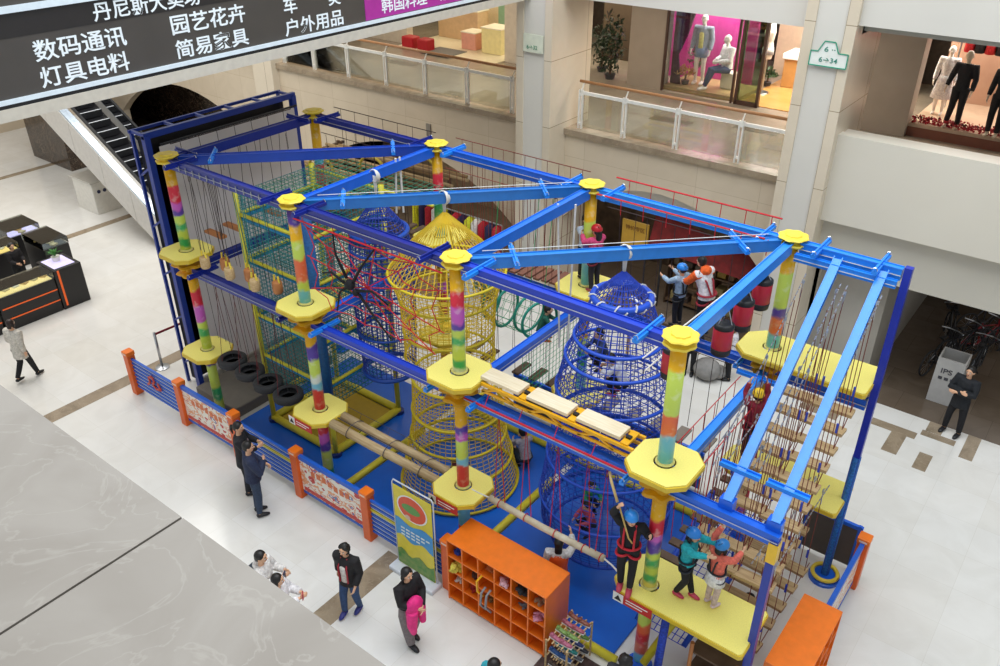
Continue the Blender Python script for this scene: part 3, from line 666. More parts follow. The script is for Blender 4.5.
def poster(x0, x1, y, label, seed):
    t = thing('poster_fence', ((x0+x1)/2, y, 0), label, 'fence')
    MB().b2((x0, y-.02, .2), (x1, y+.02, .92)).build('printed_board', poster_mat('poster', seed), t)
    MB().bar((x0, y, .97), (x1, y, .97), .07, .09).build('top_rail', RB, t)
    m = MB().b2((x0+.05, y-.026, .22), (x1-.05, y-.021, .3)); m.build('red_caption_band', mat('c4302c', .4), t)
    m = MB()
    for k in range(7): m.box((x0+.35+k*.15, y-.024, .72+.03*math.sin(k)), (.1, .006, .12), 0)
    m.build('title_marks', mat('d8703a', .4), t)
    MB().b2((x0, y-.015, .12), (x1, y+.015, .18)).build('lower_rail', RB, t)
poster(FX[1]+.09, FX[2]-.09, FY, 'white printed fence board with orange and red picture, second bay from left', 1.3)
rails(FX[2]+.09, FX[3]-.09, FY, 'blue striped fence panel behind the two standing women in dark clothes', True)
poster(FX[3]+.09, FX[4]-.09, FY, 'white printed fence board with orange and red picture, fourth bay', 4.1)
rails(FX[4]+.09, FX[5]-.09, FY, 'blue fence panel behind the yellow roll-up banner', True)
# right end: printed board running in depth and grey boards at the rear
t = thing('poster_fence', (12.15, 2.6, 0), 'blue-railed printed board running from the lone orange post to the orange cabinet', 'fence')
MB().b2((12.13, 1.75, .2), (12.17, 3.45, .92)).build('printed_board', poster_mat('poster', 7.7), t)
MB().bar((12.15, 1.75, .97), (12.15, 3.45, .97), .07, .09).build('top_rail', RB, t)
MB().bar((12.15, 1.75, .15), (12.15, 3.45, .15), .05, .07).build('lower_rail', RB, t)
GB = mat('5c554c', .5)
def gboard(x0, x1, y, label, h=1.0):
    t = thing('grey_fence_board', ((x0+x1)/2, y, 0), label, 'fence')
    MB().b2((x0, y-.015, .1), (x1, y+.015, h-.08)).build('board', GB, t)
    MB().bar((x0, y, h-.05), (x1, y, h-.05), .06, .07).build('top_rail', BLUE, t)
    for x in (x0+.05, x1-.05): MB().box((x, y, h/2), (.05, .05, h)).build('stile', BLUE, t)
gboard(11.1, 12.05, 3.85, 'grey fence board beside the lone orange post at the back right')
gboard(4.9, 7.0, 3.85, 'dark grey fence board behind the plank ladder, left one', 1.15)
gboard(7.05, 9.2, 3.85, 'dark grey fence board behind the blue net cone, right one', 1.15)

# ------------------------------------------------------------ netted box tower
t = thing('net_tower', (1.95, 1.5, 0), 'tall teal netted box tower with yellow padded edges and four storeys', 'climbing tower')
x0, x1, y0, y1 = 1.0, 2.9, .6, 2.4; TEAL = mat('1b8a9a', .5); TBL = mat('1f8fd0', .5)
PY = mat('d6cc38', .5)
for (x, y) in ((x0, y0), (x1, y0), (x1, y1), (x0, y1)):
    if (x, y) == (x1, y0): MB().tube([(x, y, .9), (x, y, 5.2)], .1, 10).build('corner_pad', mat('1c5f9e', .5, h2='124a80', scale=20), t, True); MB().tube([(x, y, .1), (x, y, .9)], .05, 10).build('corner_post', PY, t, True)
    else: MB().tube([(x, y, .1), (x, y, 5.2)], .055, 10).build('corner_post', PY, t, True)
    MB().cyl((x, y, .045), (x, y, .12), .12).build('foot', mat('1a2f70', .5), t)
def frame_ring(z, r, m, dx=0):
    for a, b in (((x0, y0), (x1, y0)), ((x1, y0), (x1, y1)), ((x1, y1), (x0, y1)), ((x0, y1), (x0, y0))):
        MB().tube([(a[0]+dx, a[1]-dx, z), (b[0]+dx, b[1]-dx, z)], r, 8).build('padded_rail', m, t, True)
for z in (4.75, 3.85, 2.65, 1.72): frame_ring(z, .036, PY); frame_ring(z-.085, .036, TBL, -.03)
frame_ring(.13, .08, PADY)
for z in (4.0, 2.8, 1.2): MB().panel((x0, y0, z), (x1, y0, z), (x1, y1, z), (x0, y1, z), .13, .008, .05).build('storey_net', mat('2a6a5c', .8), t)
SIDE = [((x0, y0), (x1, y0)), ((x1, y0), (x1, y1)), ((x1, y1), (x0, y1)), ((x0, y1), (x0, y0))]
for (a, b) in SIDE:
    m = MB().panel((a[0], a[1], 1.2), (b[0], b[1], 1.2), (b[0], b[1], 5.15), (a[0], a[1], 5.15), .085, .0065); m.build('side_net', ROPE_TEAL, t)
m = MB()
m.panel((x0, y0, 5.15), (x1, y0, 5.15), (x1, y1, 5.15), (x0, y1, 5.15), .11, .0055, .03); m.build('roof_net', mat('3f8f70', .8), t)
MB().b2((x0+.1, y0+.1, .05), (x1-.1, y1-.1, .11)).build('base_mat', mat('b09018', .6), t)
# netted loft behind the tower
t = thing('net_deck', (2.0, 3.0, 4.9), 'green netted deck with curved yellow rail behind the box tower', 'climbing net')
MB().panel((.6, 2.6, 5.0), (4.0, 2.6, 5.0), (4.2, 3.3, 5.05), (.6, 3.3, 5.05), .12, .006, .05).build('net', mat('3f8f70', .8), t)
MB().tube([(.6, 2.6, 5.0), (4.0, 2.6, 5.0)], .03, 8).build('padded_rail', PY, t, True)

# ------------------------------------------------------------ hanging net cones
def cone(name, label, c, rings, nm, step, mt, hoopm, apex, hoop_r, net_top=None, floors=(), roof=0, hoops=None):
    t = thing(name, (c[0], c[1], rings[-1][0]), label, 'net cone')
    nt_ = net_top or apex-.25; prof = [(nt_, .02)]+rings; m = MB()
    if roof:
        for k in range(nm):
            a = 2*PI*k/nm; m.tube([V((c[0]+r*math.cos(a), c[1]+r*math.sin(a), z)) for z, r in prof[:roof+1]], .009, 4)
        prof = prof[roof:]
    m.netlathe((c[0], c[1], 0), prof, nm, step, .0075); m.build('net', mt, t)
    for i, (z, r) in enumerate(rings):
        if hoops and i not in hoops: continue
        MB().ring((c[0], c[1], z), r, hoop_r*(1.0 if r > .5 else 1.9), 48, 8).build('hoop', hoopm, t, True)
    m = MB()
    for k in range(4): m.ring((c[0], c[1], apex+.05), .11, .011, 12, 5, Matrix.Rotation(.2*k-.4, 3, 'Z') @ Matrix.Rotation(PI/2, 3, 'X') @ Matrix.Rotation(0, 3, 'Z'))
    for a in (-.035, 0, .035): m.tube([(c[0]+a, c[1], apex+.05), (c[0]+a*.3, c[1], nt_-.05)], .012, 5)
    m.build('hanging_rope', ROPE_W, t, True)
    for z, r in floors:
        m = MB(); 
        for k in range(22):
            a = 2*PI*k/22; m.tube([(c[0], c[1], z-.08), (c[0]+r*math.cos(a), c[1]+r*math.sin(a), z)], .007, 4)
        for k in range(1, 8): m.ring((c[0], c[1], z-.08*(1-k/8)), r*k/8, .007, 28, 4)
        m.build('net_floor', mt, t)
    return t
B0 = (8.42, 1.72)
t = cone('blue_net_cone', 'blue hanging net cone with white-wrapped top ring and wide netted hoops', B0, [(5.0, .42), (4.35, .66), (4.02, .78), (3.45, .9), (2.75, .93), (2.15, 1.0), (1.35, 1.1), (.85, 1.05), (.45, .9)], 40, .095, mat('2846b4', .7), mat('1c4fc4', .4), 5.66, .028, floors=((3.5, .85), (2.3, .95)))
m = MB()
for k in range(10):
    a = 2*PI*k/10; m.tube([(B0[0]+(.42+.062*math.cos(q))*math.cos(a+q*.06), B0[1]+(.42+.062*math.cos(q))*math.sin(a+q*.06), 5.0+.062*math.sin(q)) for q in [j*PI/4 for j in range(9)]], .014, 4)
m.build('white_wrapping', ROPE_W, t)
Y0 = (5.07, 1.7)
cone('yellow_net_cone', 'yellow hanging net cone with pointed rope roof and wide open hoop', Y0, [(4.86, .64), (4.4, 1.0), (3.95, .84), (3.3, .8), (2.75, .8)], 52, .08, ROPE_Y, mat('d2bc22', .45), 5.66, .024, net_top=5.46, roof=2, hoops=(1, 2, 3, 4), floors=((3.4, .78),))
Y1 = (5.28, 1.62)
t = thing('yellow_net_basket', (Y1[0], Y1[1], .05), 'round yellow net basket with padded hoops standing on the mat below the yellow cone', 'net basket')
MB().netlathe((Y1[0], Y1[1], 0), [(2.45, .8), (1.9, .82), (1.3, .86), (.8, .98), (.1, 1.12)], 50, .08, .0075).build('net', ROPE_Y, t)
for z, r in ((2.45, .8), (1.75, .83), (1.2, .88), (.7, 1.0), (.1, 1.12)): MB().ring((Y1[0], Y1[1], z), r, .028, 48, 8).build('hoop', mat('d2bc22', .45), t, True)
t = cone('small_blue_net_cone', 'small dark blue net cone hanging behind the red spider web', (3.48, 1.72), [(4.7, .5), (4.4, .55), (3.6, .58), (2.7, .55), (1.8, .5)], 34, .08, mat('1f3a9a', .7), mat('1a4aa8', .4), 5.66, .024, net_top=5.35)
MB().ell((3.72, 1.4, 4.7), (.1, .1, .1)).build('pink_patch', mat('c8286a', .5), t, True)
# green net tunnel hoops between the back posts
t = thing('green_net_tunnel', (5.4, 2.95, 3.9), 'green rope net tunnel with round hoops beside the third back post', 'net tunnel')
R_ = Matrix.Rotation(PI/2, 3, 'Y')
for k, x in enumerate((5.05, 5.45, 5.9, 6.2)): MB().ring((x, 2.95-.1*(k % 2), 3.3), .36, .026, 28, 7, R_ @ Matrix.Rotation(.2*(k-1), 3, 'X')).build('hoop', mat('1a8f7a', .5), t, True)
m = MB()
for k in range(14):
    a = 2*PI*k/14; m.tube([(x, 2.92+.38*math.cos(a), 3.3+.36*math.sin(a)) for x in (5.05, 5.45, 5.9, 6.2)], .005, 4)
for k in range(7): m.ring((5.1+k*.16, 2.92, 3.3), .36, .005, 22, 4, R_)
m.panel((6.75, 1.6, 2.5), (6.75, 3.3, 2.5), (6.75, 3.3, 3.55), (6.75, 1.6, 3.55), .1, .005)
m.build('net', mat('2f9a6a', .7), t)
m = MB()
for x in (5.05, 5.9, 6.2): m.tube([(x, 2.95, 3.66), (x, 3.2, 5.6)], .007, 4)
m.build('hanging_rope', ROPE_G, t)

# ------------------------------------------------------------ hanging elements of the course
def ropes(mb, pts, r=.006):
    for a, b in pts: mb.tube([a, b], r, 4)
    return mb
# log stumps in the upper left bay
sx = [.69, 1.05, 1.42, 1.75, 2.14, 2.53]; ord6 = ['first', 'second', 'third', 'fourth', 'fifth', 'sixth']
for k, x in enumerate(sx):
    dy = .1 if k % 2 else -.08; z = ZU+.0
    t = thing('hanging_stump', (x, dy, z-.14), 'short log stump on ropes between the two leftmost front posts, %s from the left' % ord6[k], 'swing step', 'hanging log stumps')
    MB().lathe((x, dy, z-.14), [(0, .075), (.03, .09), (.2, .09), (.23, .075)], 14).build('stump', ORWOOD if k % 2 else WOOD, t, True)
    for s in (-1, 1):
        MB().tube([(x+s*.07, dy, z+.05), (x+s*.05, dy, z+.2)], .018, 6).build('yellow_sleeve', YEL, t)
        MB().tube([(x+s*.05, dy, z+.2), (x+s*.02, dy*.6, ZT-.2)], .007, 4).build('rope', ROPE_TEAL if k > 2 else ROPE_DK, t)
# plank steps at the left end
for k, y in enumerate((.72, 1.15, 1.62, 2.1, 2.58)):
    t = thing('swing_plank', (-.1, y, ZU-.05), 'orange-brown wooden swing step on ropes before the pale sheet, %s from the front' % ord6[k], 'swing step', 'wooden swing steps at the left end')
    MB().bbox((-.34, y-.07, ZU+.02), (.2, y+.07, ZU+.08), .01).build('plank', ORWOOD, t)
    for s, q in ((-.3, -.1), (.16, .1)): MB().tube([(s, y, ZU+.08), (q, y, ZT-.22)], .007, 4).build('rope', ROPE_DK, t)
# tyres in the lower left bay
for k, (x, z) in enumerate(((.79, 1.84), (1.33, 1.79), (1.87, 1.74), (2.45, 1.72))):
    t = thing('tyre_swing', (x, 0, z-.1), 'black tyre hung flat on red ropes in the lower left bay, %s from the left' % ord6[k], 'tyre', 'black tyres')
    z -= .08
    MB().lathe((x, .02, z), [(-.07, .17), (-.08, .2), (-.08, .25), (-.05, .285), (.05, .285), (.08, .25), (.08, .2), (.07, .17), (.05, .165), (.05, .2), (.03, .25), (-.03, .25), (-.05, .2), (-.05, .165), (-.07, .17)][::-1], 30).build('tyre', RUBBER, t, True)
    for s in (0, 2.1, 4.2):
        p = (x+.21*math.cos(s+.4), .02+.21*math.sin(s+.4), z+.08); MB().tube([p, (x+.1*math.cos(s+.4), 0, ZU-.4)], .006, 4).build('rope', mat('6a2226', .8), t)
        MB().tube([(p[0], p[1], z+.08), (p[0], p[1], z-.12)], .012, 5).build('bolt', STEEL, t)
# rows of hanging ropes left bay (dark) with handlines
t = thing('rope_curtain', (1.7, 0, ZU), 'row of thin dark hanging ropes under the leftmost top front beam', 'rope')
m = MB()
for k in range(13): x = .45+k*.2; m.tube([(x, -.02, ZT-.22), (x+(.05 if k % 2 else -.05), .05, ZU+.1)], .005, 4)
for k in range(11): x = .45+k*.24; m.tube([(x, -.01, ZU-.38), (x, .02, ZL+.4)], .005, 4)
m.build('rope', ROPE_DK, t)
for k in range(13): MB().box((.45+k*.2, -.07, ZT-.12), (.014, .02, .1)).build('rope_clamp', STEEL, t)
# spider web
t = thing('rope_spider_web', (5.0, 0, ZU), 'red rope web with a black knotted spider in the second upper bay', 'rope net')
m = MB(); cx, cz = 4.95, 4.75
hub = V((cx, .0, cz)); ends = [(3.6, 5.45), (4.3, 5.5), (5.2, 5.5), (6.0, 5.5), (6.5, 5.2), (6.5, 4.5), (6.3, 4.05), (5.6, 4.0), (4.8, 4.0), (4.0, 4.0), (3.6, 4.3), (3.6, 4.9)]
E_ = [V((x, 0, z)) for x, z in ends]
for e_ in E_: m.tube([hub, e_], .009, 5)
for f in (.35, .65, .95):
    for a, b in zip(E_, E_[1:]+E_[:1]):
        p = hub.lerp(a, f); q = hub.lerp(b, f); m.tube([p, (p+q)/2+(hub-(p+q)/2)*.1, q], .008, 5)
m.build('red_net', ROPE_RED, t)
m = MB()
for k in range(9): x = 3.6+k*.35; m.tube([(x, -.02, ZT-.2), (x, 0, 5.5)], .008, 4)
m.tube([(3.5, -.1, ZT-.25), (6.6, -.1, ZT-.25)], .014, 5)
m.build('red_handline', ROPE_RED, t)
m = MB().ell((4.62, -.06, 4.72), (.09, .08, .09), 12, 8).ell((4.74, -.06, 4.62), (.06, .06, .06), 10, 6)
for a, b, c in (((4.55, 4.8), (4.35, 5.15), (4.3, 5.5)), ((4.7, 4.8), (4.9, 5.1), (5.2, 5.48)), ((4.55, 4.65), (4.35, 4.5), (4.2, 4.1)), ((4.8, 4.6), (5.1, 4.3), (5.4, 4.0)), ((4.75, 4.65), (5.1, 4.75), (5.4, 4.6)), ((4.5, 4.7), (4.2, 4.8), (3.95, 4.7))):
    m.tube([(a[0], -.05, a[1]), (b[0], -.05, b[1]), (c[0], -.02, c[1])], [.028, .02, .012], 6)
m.build('black_spider', mat('15151a', .8), t, True)
# plank ladder in the third upper bay
t = thing('plank_ladder', (8.46, 0, ZU), 'yellow steel ladder bridge carrying pale wooden planks between the third and fourth posts', 'bridge')
y_ = .12; LY = mat('eeb010', .35)
for s in (-.16, .16):
    MB().bar((7.22, y_+s, ZU-.02), (9.72, y_+s, ZU-.02), .04, .05).build('side_rail', LY, t)
    MB().bar((7.22, y_+s, ZU-.14), (9.72, y_+s, ZU-.14), .03, .04).build('side_rail', LY, t)
for k in range(3):
    x = 7.52+k*.82
    MB().bbox((x-.34, y_-.14, ZU+.03), (x+.34, y_+.14, ZU+.085), .006).build('plank', PALEWOOD, t)
    MB().b2((x+.36, y_-.16, ZU), (x+.47, y_+.16, ZU+.03)).build('spacer_plate', LY, t)
    MB().box((x+.41, y_-.02, ZU+.045), (.07, .06, .03)).build('clamp', BLACK, t)
    m = MB().bar((x-.28, y_-.16, ZU-.14), (x, y_-.16, ZU-.02), .03, .03).bar((x, y_-.16, ZU-.02), (x+.28, y_-.16, ZU-.14), .03, .03); m.build('brace', LY, t)
m = MB().tube([(7.2, -.2, ZU-.25), (9.7, -.2, ZU-.25)], .006, 4)
for x in (7.4, 8.0, 8.6, 9.2): m.tube([(x, -.2, ZU-.25), (x, -.1, ZU-.1)], .006, 4)
m.build('red_rope', ROPE_RED, t)
# double log bridge, lower second bay
t = thing('log_bridge', (5.15, 0, ZL), 'pair of long pale logs bridging the second and third low platforms', 'bridge')
for y in (-.15, .12):
    MB().tube([(3.86, y, ZL-.03), (4.8, y, ZL-.05), (6.35, y, ZL-.03)], [.085, .08, .075], 14).build('log', BARKLOG, t, True)
m = MB()
for x in (4.3, 5.2, 6.0): m.ring((x, -.02, ZL-.04), .14, .008, 16, 4, Matrix.Rotation(PI/2, 3, 'Y'), 1.6)
m.tube([(3.86, .25, ZL+.1), (6.35, .25, ZL+.1)], .006, 4).tube([(3.86, -.02, ZL+.02), (6.35, -.02, ZL+.02)], .01, 4)
for x in (4.2, 4.9, 5.6): m.tube([(x, .25, ZL+.1), (x, .2, ZL)], .005, 4)
m.build('wire', mat('3a3a42', .5), t)
# single hung log, lower third bay
t = thing('hung_log', (8.4, 0, ZL), 'single pale log hung on red rope loops between the third and fourth low platforms', 'bridge')
MB().tube([(7.3, .02, ZL+.0), (8.3, .02, ZL-.03), (9.4, .02, ZL+.0)], .055, 12).build('log', mat('d8cdb4', .6, h2='b8a888', scale=5), t, True)
m = MB()
for x in (7.5, 8.0, 8.55, 9.05, 9.35): m.tube([(x-.1, .02, ZL+.06), (x, 0, ZU-.45), (x+.1, .02, ZL+.06)], .008, 4).ring((x, .02, ZL-.01), .065, .008, 12, 4, R_)
m.tube([(6.95, -.14, ZU-.33), (9.75, -.14, ZU-.33)], .012, 5)
for x in (7.5, 8.0, 8.55, 9.05, 9.35): m.tube([(x, -.14, ZU-.33), (x, 0, ZU-.44)], .015, 5)
m.build('red_rope', ROPE_RED, t)
MB().tube([(9.4, .02, ZL), (9.55, 0, ZL-.02), (9.75, -.1, ZL)], .014, 5).tube([(7.3, .02, ZL), (7.1, 0, ZL), (6.95, .0, ZL)], .014, 5).build('white_rope', ROPE_W, t)
one(MB().tube([(9.45, -.12, ZU-.46), (9.55, -.24, 3.48), (9.73, -.36, 3.3)], .02, 8), 'hand_rope', mat('c8ac74', .8), 'thick tan rope held by the child in black at the post', 'rope', None, True)
# back row: rope bridges
def rope_bridge(p, q, n, label, z, mt, mr, wd=.5, ztop=None, pl=.12, name='rope_bridge'):
    p, q = V(p), V(q); ztop = ztop or z+1.55; t = thing(name, tuple((p+q)/2), label, 'bridge')
    d = (q-p).normalized(); s = V((-d.y, d.x, 0))
    for k in range(n):
        c = p.lerp(q, (k+.5)/n)+V((0, 0, -.06*math.sin(PI*(k+.5)/n)))
        MB().bar(c-s*wd/2, c+s*wd/2, pl, .04).build('plank', mt, t)
    m = MB()
    for k in range(n):
        c = p.lerp(q, (k+.5)/n)
        for sg in (-1, 1): m.tube([c+s*sg*wd/2, V((c.x, c.y, ztop))+s*sg*wd*.6], .006, 4)
    for sg in (-1, 1): m.tube([V((p.x, p.y, ztop+.02))+s*sg*wd*.6, V((q.x, q.y, ztop+.02))+s*sg*wd*.6], .008, 4)
    m.build('rope', mr, t); return t
rope_bridge((3.85, D, ZU-.05), (6.3, D, ZU-.05), 14, 'red-brown plank rope bridge high between the second and third back posts', ZU, mat('8a5a48', .7), ROPE_BR, .5)
rope_bridge((7.25, D, ZU-.05), (9.65, D, ZU-.05), 5, 'dark rope bridge high between the third and fourth back posts', ZU, OLDWOOD, ROPE_DK, .45, ZT-.2)
rope_bridge((4.0, D, ZL-.05), (6.4, D, ZL-.05), 6, 'grey plank rope bridge low behind the yellow net cone', ZL, OLDWOOD, ROPE_DK, .45, ZU-.4, .16)
rope_bridge((.5, D, ZU-.05), (2.9, D, ZU-.05), 9, 'plank rope bridge high between the two leftmost back posts', ZU, OLDWOOD, ROPE_DK, .45)
rope_bridge((7.2, D, ZL-.05), (9.6, D, ZL-.05), 5, 'stone-like step rope bridge low behind the blue net cone', ZL, mat('8d8276', .7), ROPE_DK, .45, ZU-.4, .2)
rope_bridge((10.15, .5, ZL-.05), (10.15, 2.95, ZL-.05), 7, 'short plank rope bridge low between the right pair of posts', ZL, OLDWOOD, ROPE_RED, .4, ZU-.4, .14)
# punching bags
for k, (y, z) in enumerate(((2.5, 5.3), (1.9, 5.24), (1.3, 5.15), (.62, 5.0))):
    t = thing('punching_bag', (10.15 if k < 3 else 9.8, y, z-.25), 'red and black punching bag hung under the right-hand cross beam, %s from the back' % ord6[k], 'punching bag', 'red punching bags')
    bx = 10.15 if k < 3 else 9.8
    MB().lathe((bx, y, z), [(-.17, .11), (-.15, .13), (.16, .13), (.18, .12)], 18).build('bag', mat('b81c30', .4), t, True)
    MB().lathe((bx, y, z), [(-.24, .1), (-.22, .125), (-.15, .133), (-.13, .132)], 18).build('black_base', BLACK, t, True)
    MB().lathe((bx, y, z), [(.16, .132), (.21, .13), (.23, .1)], 18).build('black_top', BLACK, t, True)
    m = MB()
    for a in (0, 2.1, 4.2): m.tube([(bx+.1*math.cos(a), y+.1*math.sin(a), z+.22), (bx if k < 3 else 10.1, y, ZT-.14)], .007, 4)
    m.build('chain', STEEL, t)
# cables across
for a, b, n in (((0, 0, ZT+.25), (10.15, D, ZT+.2), 0), ((3.4, .3, ZT-.35), (10.0, 3.1, ZT-.3), 1)):
    pass
one(MB().tube([(3.6, .35, ZT+.02), (6.6, 3.1, ZT+.1)], .006, 4), 'safety_cable', ROPE_W, 'thin white cable running along the second roof bay diagonal', 'cable')
one(MB().tube([(6.95, .35, ZT+.02), (9.9, 3.1, ZT+.1)], .006, 4), 'safety_cable', ROPE_W, 'thin white cable running along the third roof bay diagonal', 'cable')
one(MB().tube([(7.0, 2.6, ZT-.02), (7.0, 2.55, 3.2)], .018, 6).tube([(6.77, 2.45, ZT-.02), (6.9, 2.45, 3.2)], .018, 6), 'hanging_rope_pair', ROPE_W, 'pair of white ropes hanging from the third cross beam', 'rope')
one(MB().tube([(3.38, 2.45, ZT+.02), (3.44, 2.4, 4.8)], .02, 6).tube([(3.38, 2.35, ZT+.02), (3.36, 2.3, 4.8)], .02, 6), 'hanging_rope_pair', ROPE_W, 'pair of white ropes hanging from the second cross beam', 'rope')
one(MB().tube([(10.1, 3.2, ZT-.1), (9.4, .6, 4.9)], .012, 5).tube([(10.1, 3.1, ZT-.1), (9.5, .5, 4.8)], .012, 5), 'climbing_rope', ROPE_W, 'twin white ropes slanting from the fourth back post toward the front', 'rope')
t = thing('red_guide_line', (8.5, D+.35, ZT), 'red guide rope with short droppers above the third back beam', 'rope')
m = MB().tube([(7.05, D+.3, ZT+.1), (9.85, D+.3, ZT+.1)], .014, 5).tube([(7.05, D-.3, ZT-.0), (9.85, D-.3, ZT-.0)], .014, 5)
for k in range(7): x = 7.3+k*.4; m.tube([(x, D+.3, ZT+.1), (x, D+.28, ZT-.25)], .007, 4).tube([(x+.2, D-.3, ZT), (x+.2, D-.29, ZT-.25)], .008, 4)
m.build('rope', ROPE_RED, t)
t = thing('chain_guide_line', (5.1, D+.3, ZT), 'dark guide chain with droppers above the second back beam', 'rope')
m = MB().tube([(3.6, D+.3, ZT+.08), (6.55, D+.3, ZT+.08)], .009, 5)
for k in range(12): x = 3.75+k*.24; m.tube([(x, D+.3, ZT+.08), (x, D+.27, ZU+.3)], .006, 4)
m.build('chain', ROPE_BR, t)
t = thing('chain_guide_line', (1.7, D+.3, ZT), 'dark guide chain with droppers above the first back beam', 'rope')
m = MB().tube([(.3, D+.3, ZT+.08), (3.1, D+.3, ZT+.08)], .009, 5)
for k in range(7): x = .5+k*.4; m.tube([(x, D+.3, ZT+.08), (x, D+.27, ZU+.3)], .006, 4)
m.build('chain', ROPE_DK, t)
t = thing('chain_guide_line', (.0, 1.7, ZT), 'dark guide chain beside the top beam at the left end', 'rope')
m = MB().tube([(-.3, .3, ZT+.08), (-.3, 3.1, ZT+.08)], .009, 5)
for k in range(7): y = .5+k*.4; m.tube([(-.3, y, ZT+.08), (-.28, y, ZT-.7)], .006, 4)
m.build('chain', ROPE_DK, t)

# ------------------------------------------------------------ right end: sloping plank walks hung on ropes
CL = mat('5a2c28', .7); BCL = mat('2040b8', .4)
def plank_walk(xa, xb, wd, label, n=9, za=ZU-.16, zb=ZL+.14, ya=2.95, yb=.62, up=1.74, roprs=True):
    t = thing('plank_walk', ((xa+xb)/2, (ya+yb)/2, min(za, zb)), label, 'plank walk')
    fr_ = random.Random(int(xa*10)); rp = MB(); bl = MB()
    for k in range(n):
        f = (k+.5)/n; x = xa+(xb-xa)*f; y = ya+(yb-ya)*f; z = za+(zb-za)*f+fr_.uniform(-.02, .02)
        MB().bar((x-wd/2, y, z), (x+wd/2, y+fr_.uniform(-.03, .03), z), .19, .05).build('plank', PLANK, t)
        zt = z+up
        for s in (-1, 1):
            X = x+s*wd*.42
            rp.tube([(X, y, z), (X-.03*s, y+.02, zt)], .006, 4)
            if k % 2 == 0:
                st = MB(); st.tube([(X-.03*s, y+.02, zt), (X-.02*s, y+.02, zt-.22)], .008, 5); st.ring((X-.03*s, y+.02, zt+.03), .03, .009, 10, 4, R_); st.build('chain_end', STEEL, t)
                MB().tube([(X-.02*s, y, z+.3), (X-.02*s, y, z+.45)], .018, 5).build('blue_clamp', BCL, t)
        rp.tube([(x-wd*.42, y, z+.02), (x+(xb-xa)/n-wd*.42, y+(yb-ya)/n, z+(zb-za)/n+.02)], .007, 4)
    rp.tube([(xa+wd*.42, ya, za), (xb+wd*.42, yb, zb)], .007, 4)
    for s in (-1, 1):
        A_ = V((xa+s*wd*.4, ya, za+up)); B_ = V((xb+s*wd*.4, yb, zb+up)); nn = int((B_-A_).length/.09)
        st = MB()
        for q in range(nn): st.tube([A_.lerp(B_, q/nn), A_.lerp(B_, (q+.7)/nn)], .009, 4)
        rp.tube([A_, B_], .003, 4)
        st.build('steel_chain', mat('a8aab0', .4, metal=.5, var=.6, scale=60), t)
    rp.build('rope', ROPE_BR, t); return t
plank_walk(10.8, 10.78, .6, 'left sloping walk of wooden planks on red-brown ropes, right end bay', 10)
plank_walk(11.35, 11.33, .56, 'right sloping walk of wooden planks on red-brown ropes, right end bay', 10)
plank_walk(11.1, 11.1, .7, 'lower level walk of planks under the sloping walks at the right end', 6, ZL-.35, ZL-.35, 2.9, .7, 1.0)
plank_walk(10.5, 10.45, .3, 'narrow plank walk beside the right-hand posts', 7, ZL+.7, ZL+.25, 2.6, .7, 1.4)
plank_walk(11.45, 11.45, .35, 'low outer walk of planks at the right end near the corner post', 5, ZL-.9, ZL-.9, 2.7, .5, 1.6)
# low ramp net and bamboo rack below the front platform
t = thing('blue_ramp_net', (10.2, 1.2, .6), 'blue net ramp with padded edges below the long front platform', 'climbing net')
MB().panel((9.8, .5, .3), (10.6, .5, .3), (10.9, 2.6, 1.5), (9.9, 2.6, 1.5), .1, .008).build('net', ROPE_B, t)
for a, b in (((9.8, .5, .3), (9.9, 2.6, 1.5)), ((10.6, .5, .3), (10.9, 2.6, 1.5))): MB().tube([a, b], .045, 8).build('padded_edge', mat('1f50c8', .5), t, True)
pad((10.3, -.2, .4), (10.65, .55, 1.5), 'slanted yellow padded pole under the long front platform', r=.06, n='padded_pole')
pad((10.55, -.3, .05), (10.55, -.2, 1.6), 'blue wrapped pole under the long front platform', mat('1f3fae', .6, var=.4, scale=30), .06, 'padded_pole')
t = thing('bamboo_stand', (11.2, 0, 0), 'brown bamboo stand below the long front platform', 'stand')
for x in (10.95, 11.6):
    for y in (-.15, .4): MB().cyl((x, y, 0), (x, y, 1.3), .03, 8).build('leg', ORWOOD, t)
for z in (.3, .7, 1.1): MB().b2((10.93, -.15, z), (11.62, .4, z+.03)).build('shelf', OLDWOOD, t)

# ------------------------------------------------------------ orange pigeonhole shelves
def cubby(x0, x1, y0, y1, h, cols, rows, label, face='y'):
    t = thing('orange_cubby', ((x0+x1)/2, (y0+y1)/2, 0), label, 'shelf'); th = .025
    MB().bbox((x0, y0, h-th), (x1, y1, h), .006).build('top_board', ORANGE, t)
    if face == 'y':
        for x in (x0, x1-th): MB().b2((x, y0, 0), (x+th, y1, h-th)).build('side_board', ORANGE, t)
        MB().b2((x0+th, y1-.02, 0), (x1-th, y1, h-th)).build('back_board', ORED, t)
        for k in range(1, cols): x = x0+(x1-x0)*k/cols; MB().b2((x-th/2, y0, .02), (x+th/2, y1-.02, h-th)).build('divider', ORANGE, t)
        for k in range(rows): z = .03+(h-.06)*k/rows; MB().b2((x0+th, y0+.004, z), (x1-th, y1-.02, z+th)).build('shelf_board', ORANGE, t)
    else:
        for y in (y0, y1-th): MB().b2((x0, y, 0), (x1, y+th, h-th)).build('side_board', ORANGE, t)
        MB().b2((x0, y0+th, 0), (x0+.02, y1-th, h-th)).build('back_board', ORED, t)
        for k in range(1, cols): y = y0+(y1-y0)*k/cols; MB().b2((x0+.02, y-th/2, .02), (x1, y+th/2, h-th)).build('divider', ORANGE, t)
        for k in range(rows): z = .03+(h-.06)*k/rows; MB().b2((x0+.02, y0+th, z), (x1-.004, y1-th, z+th)).build('shelf_board', ORANGE, t)
    return t
CX0, CX1 = 7.03, 8.94
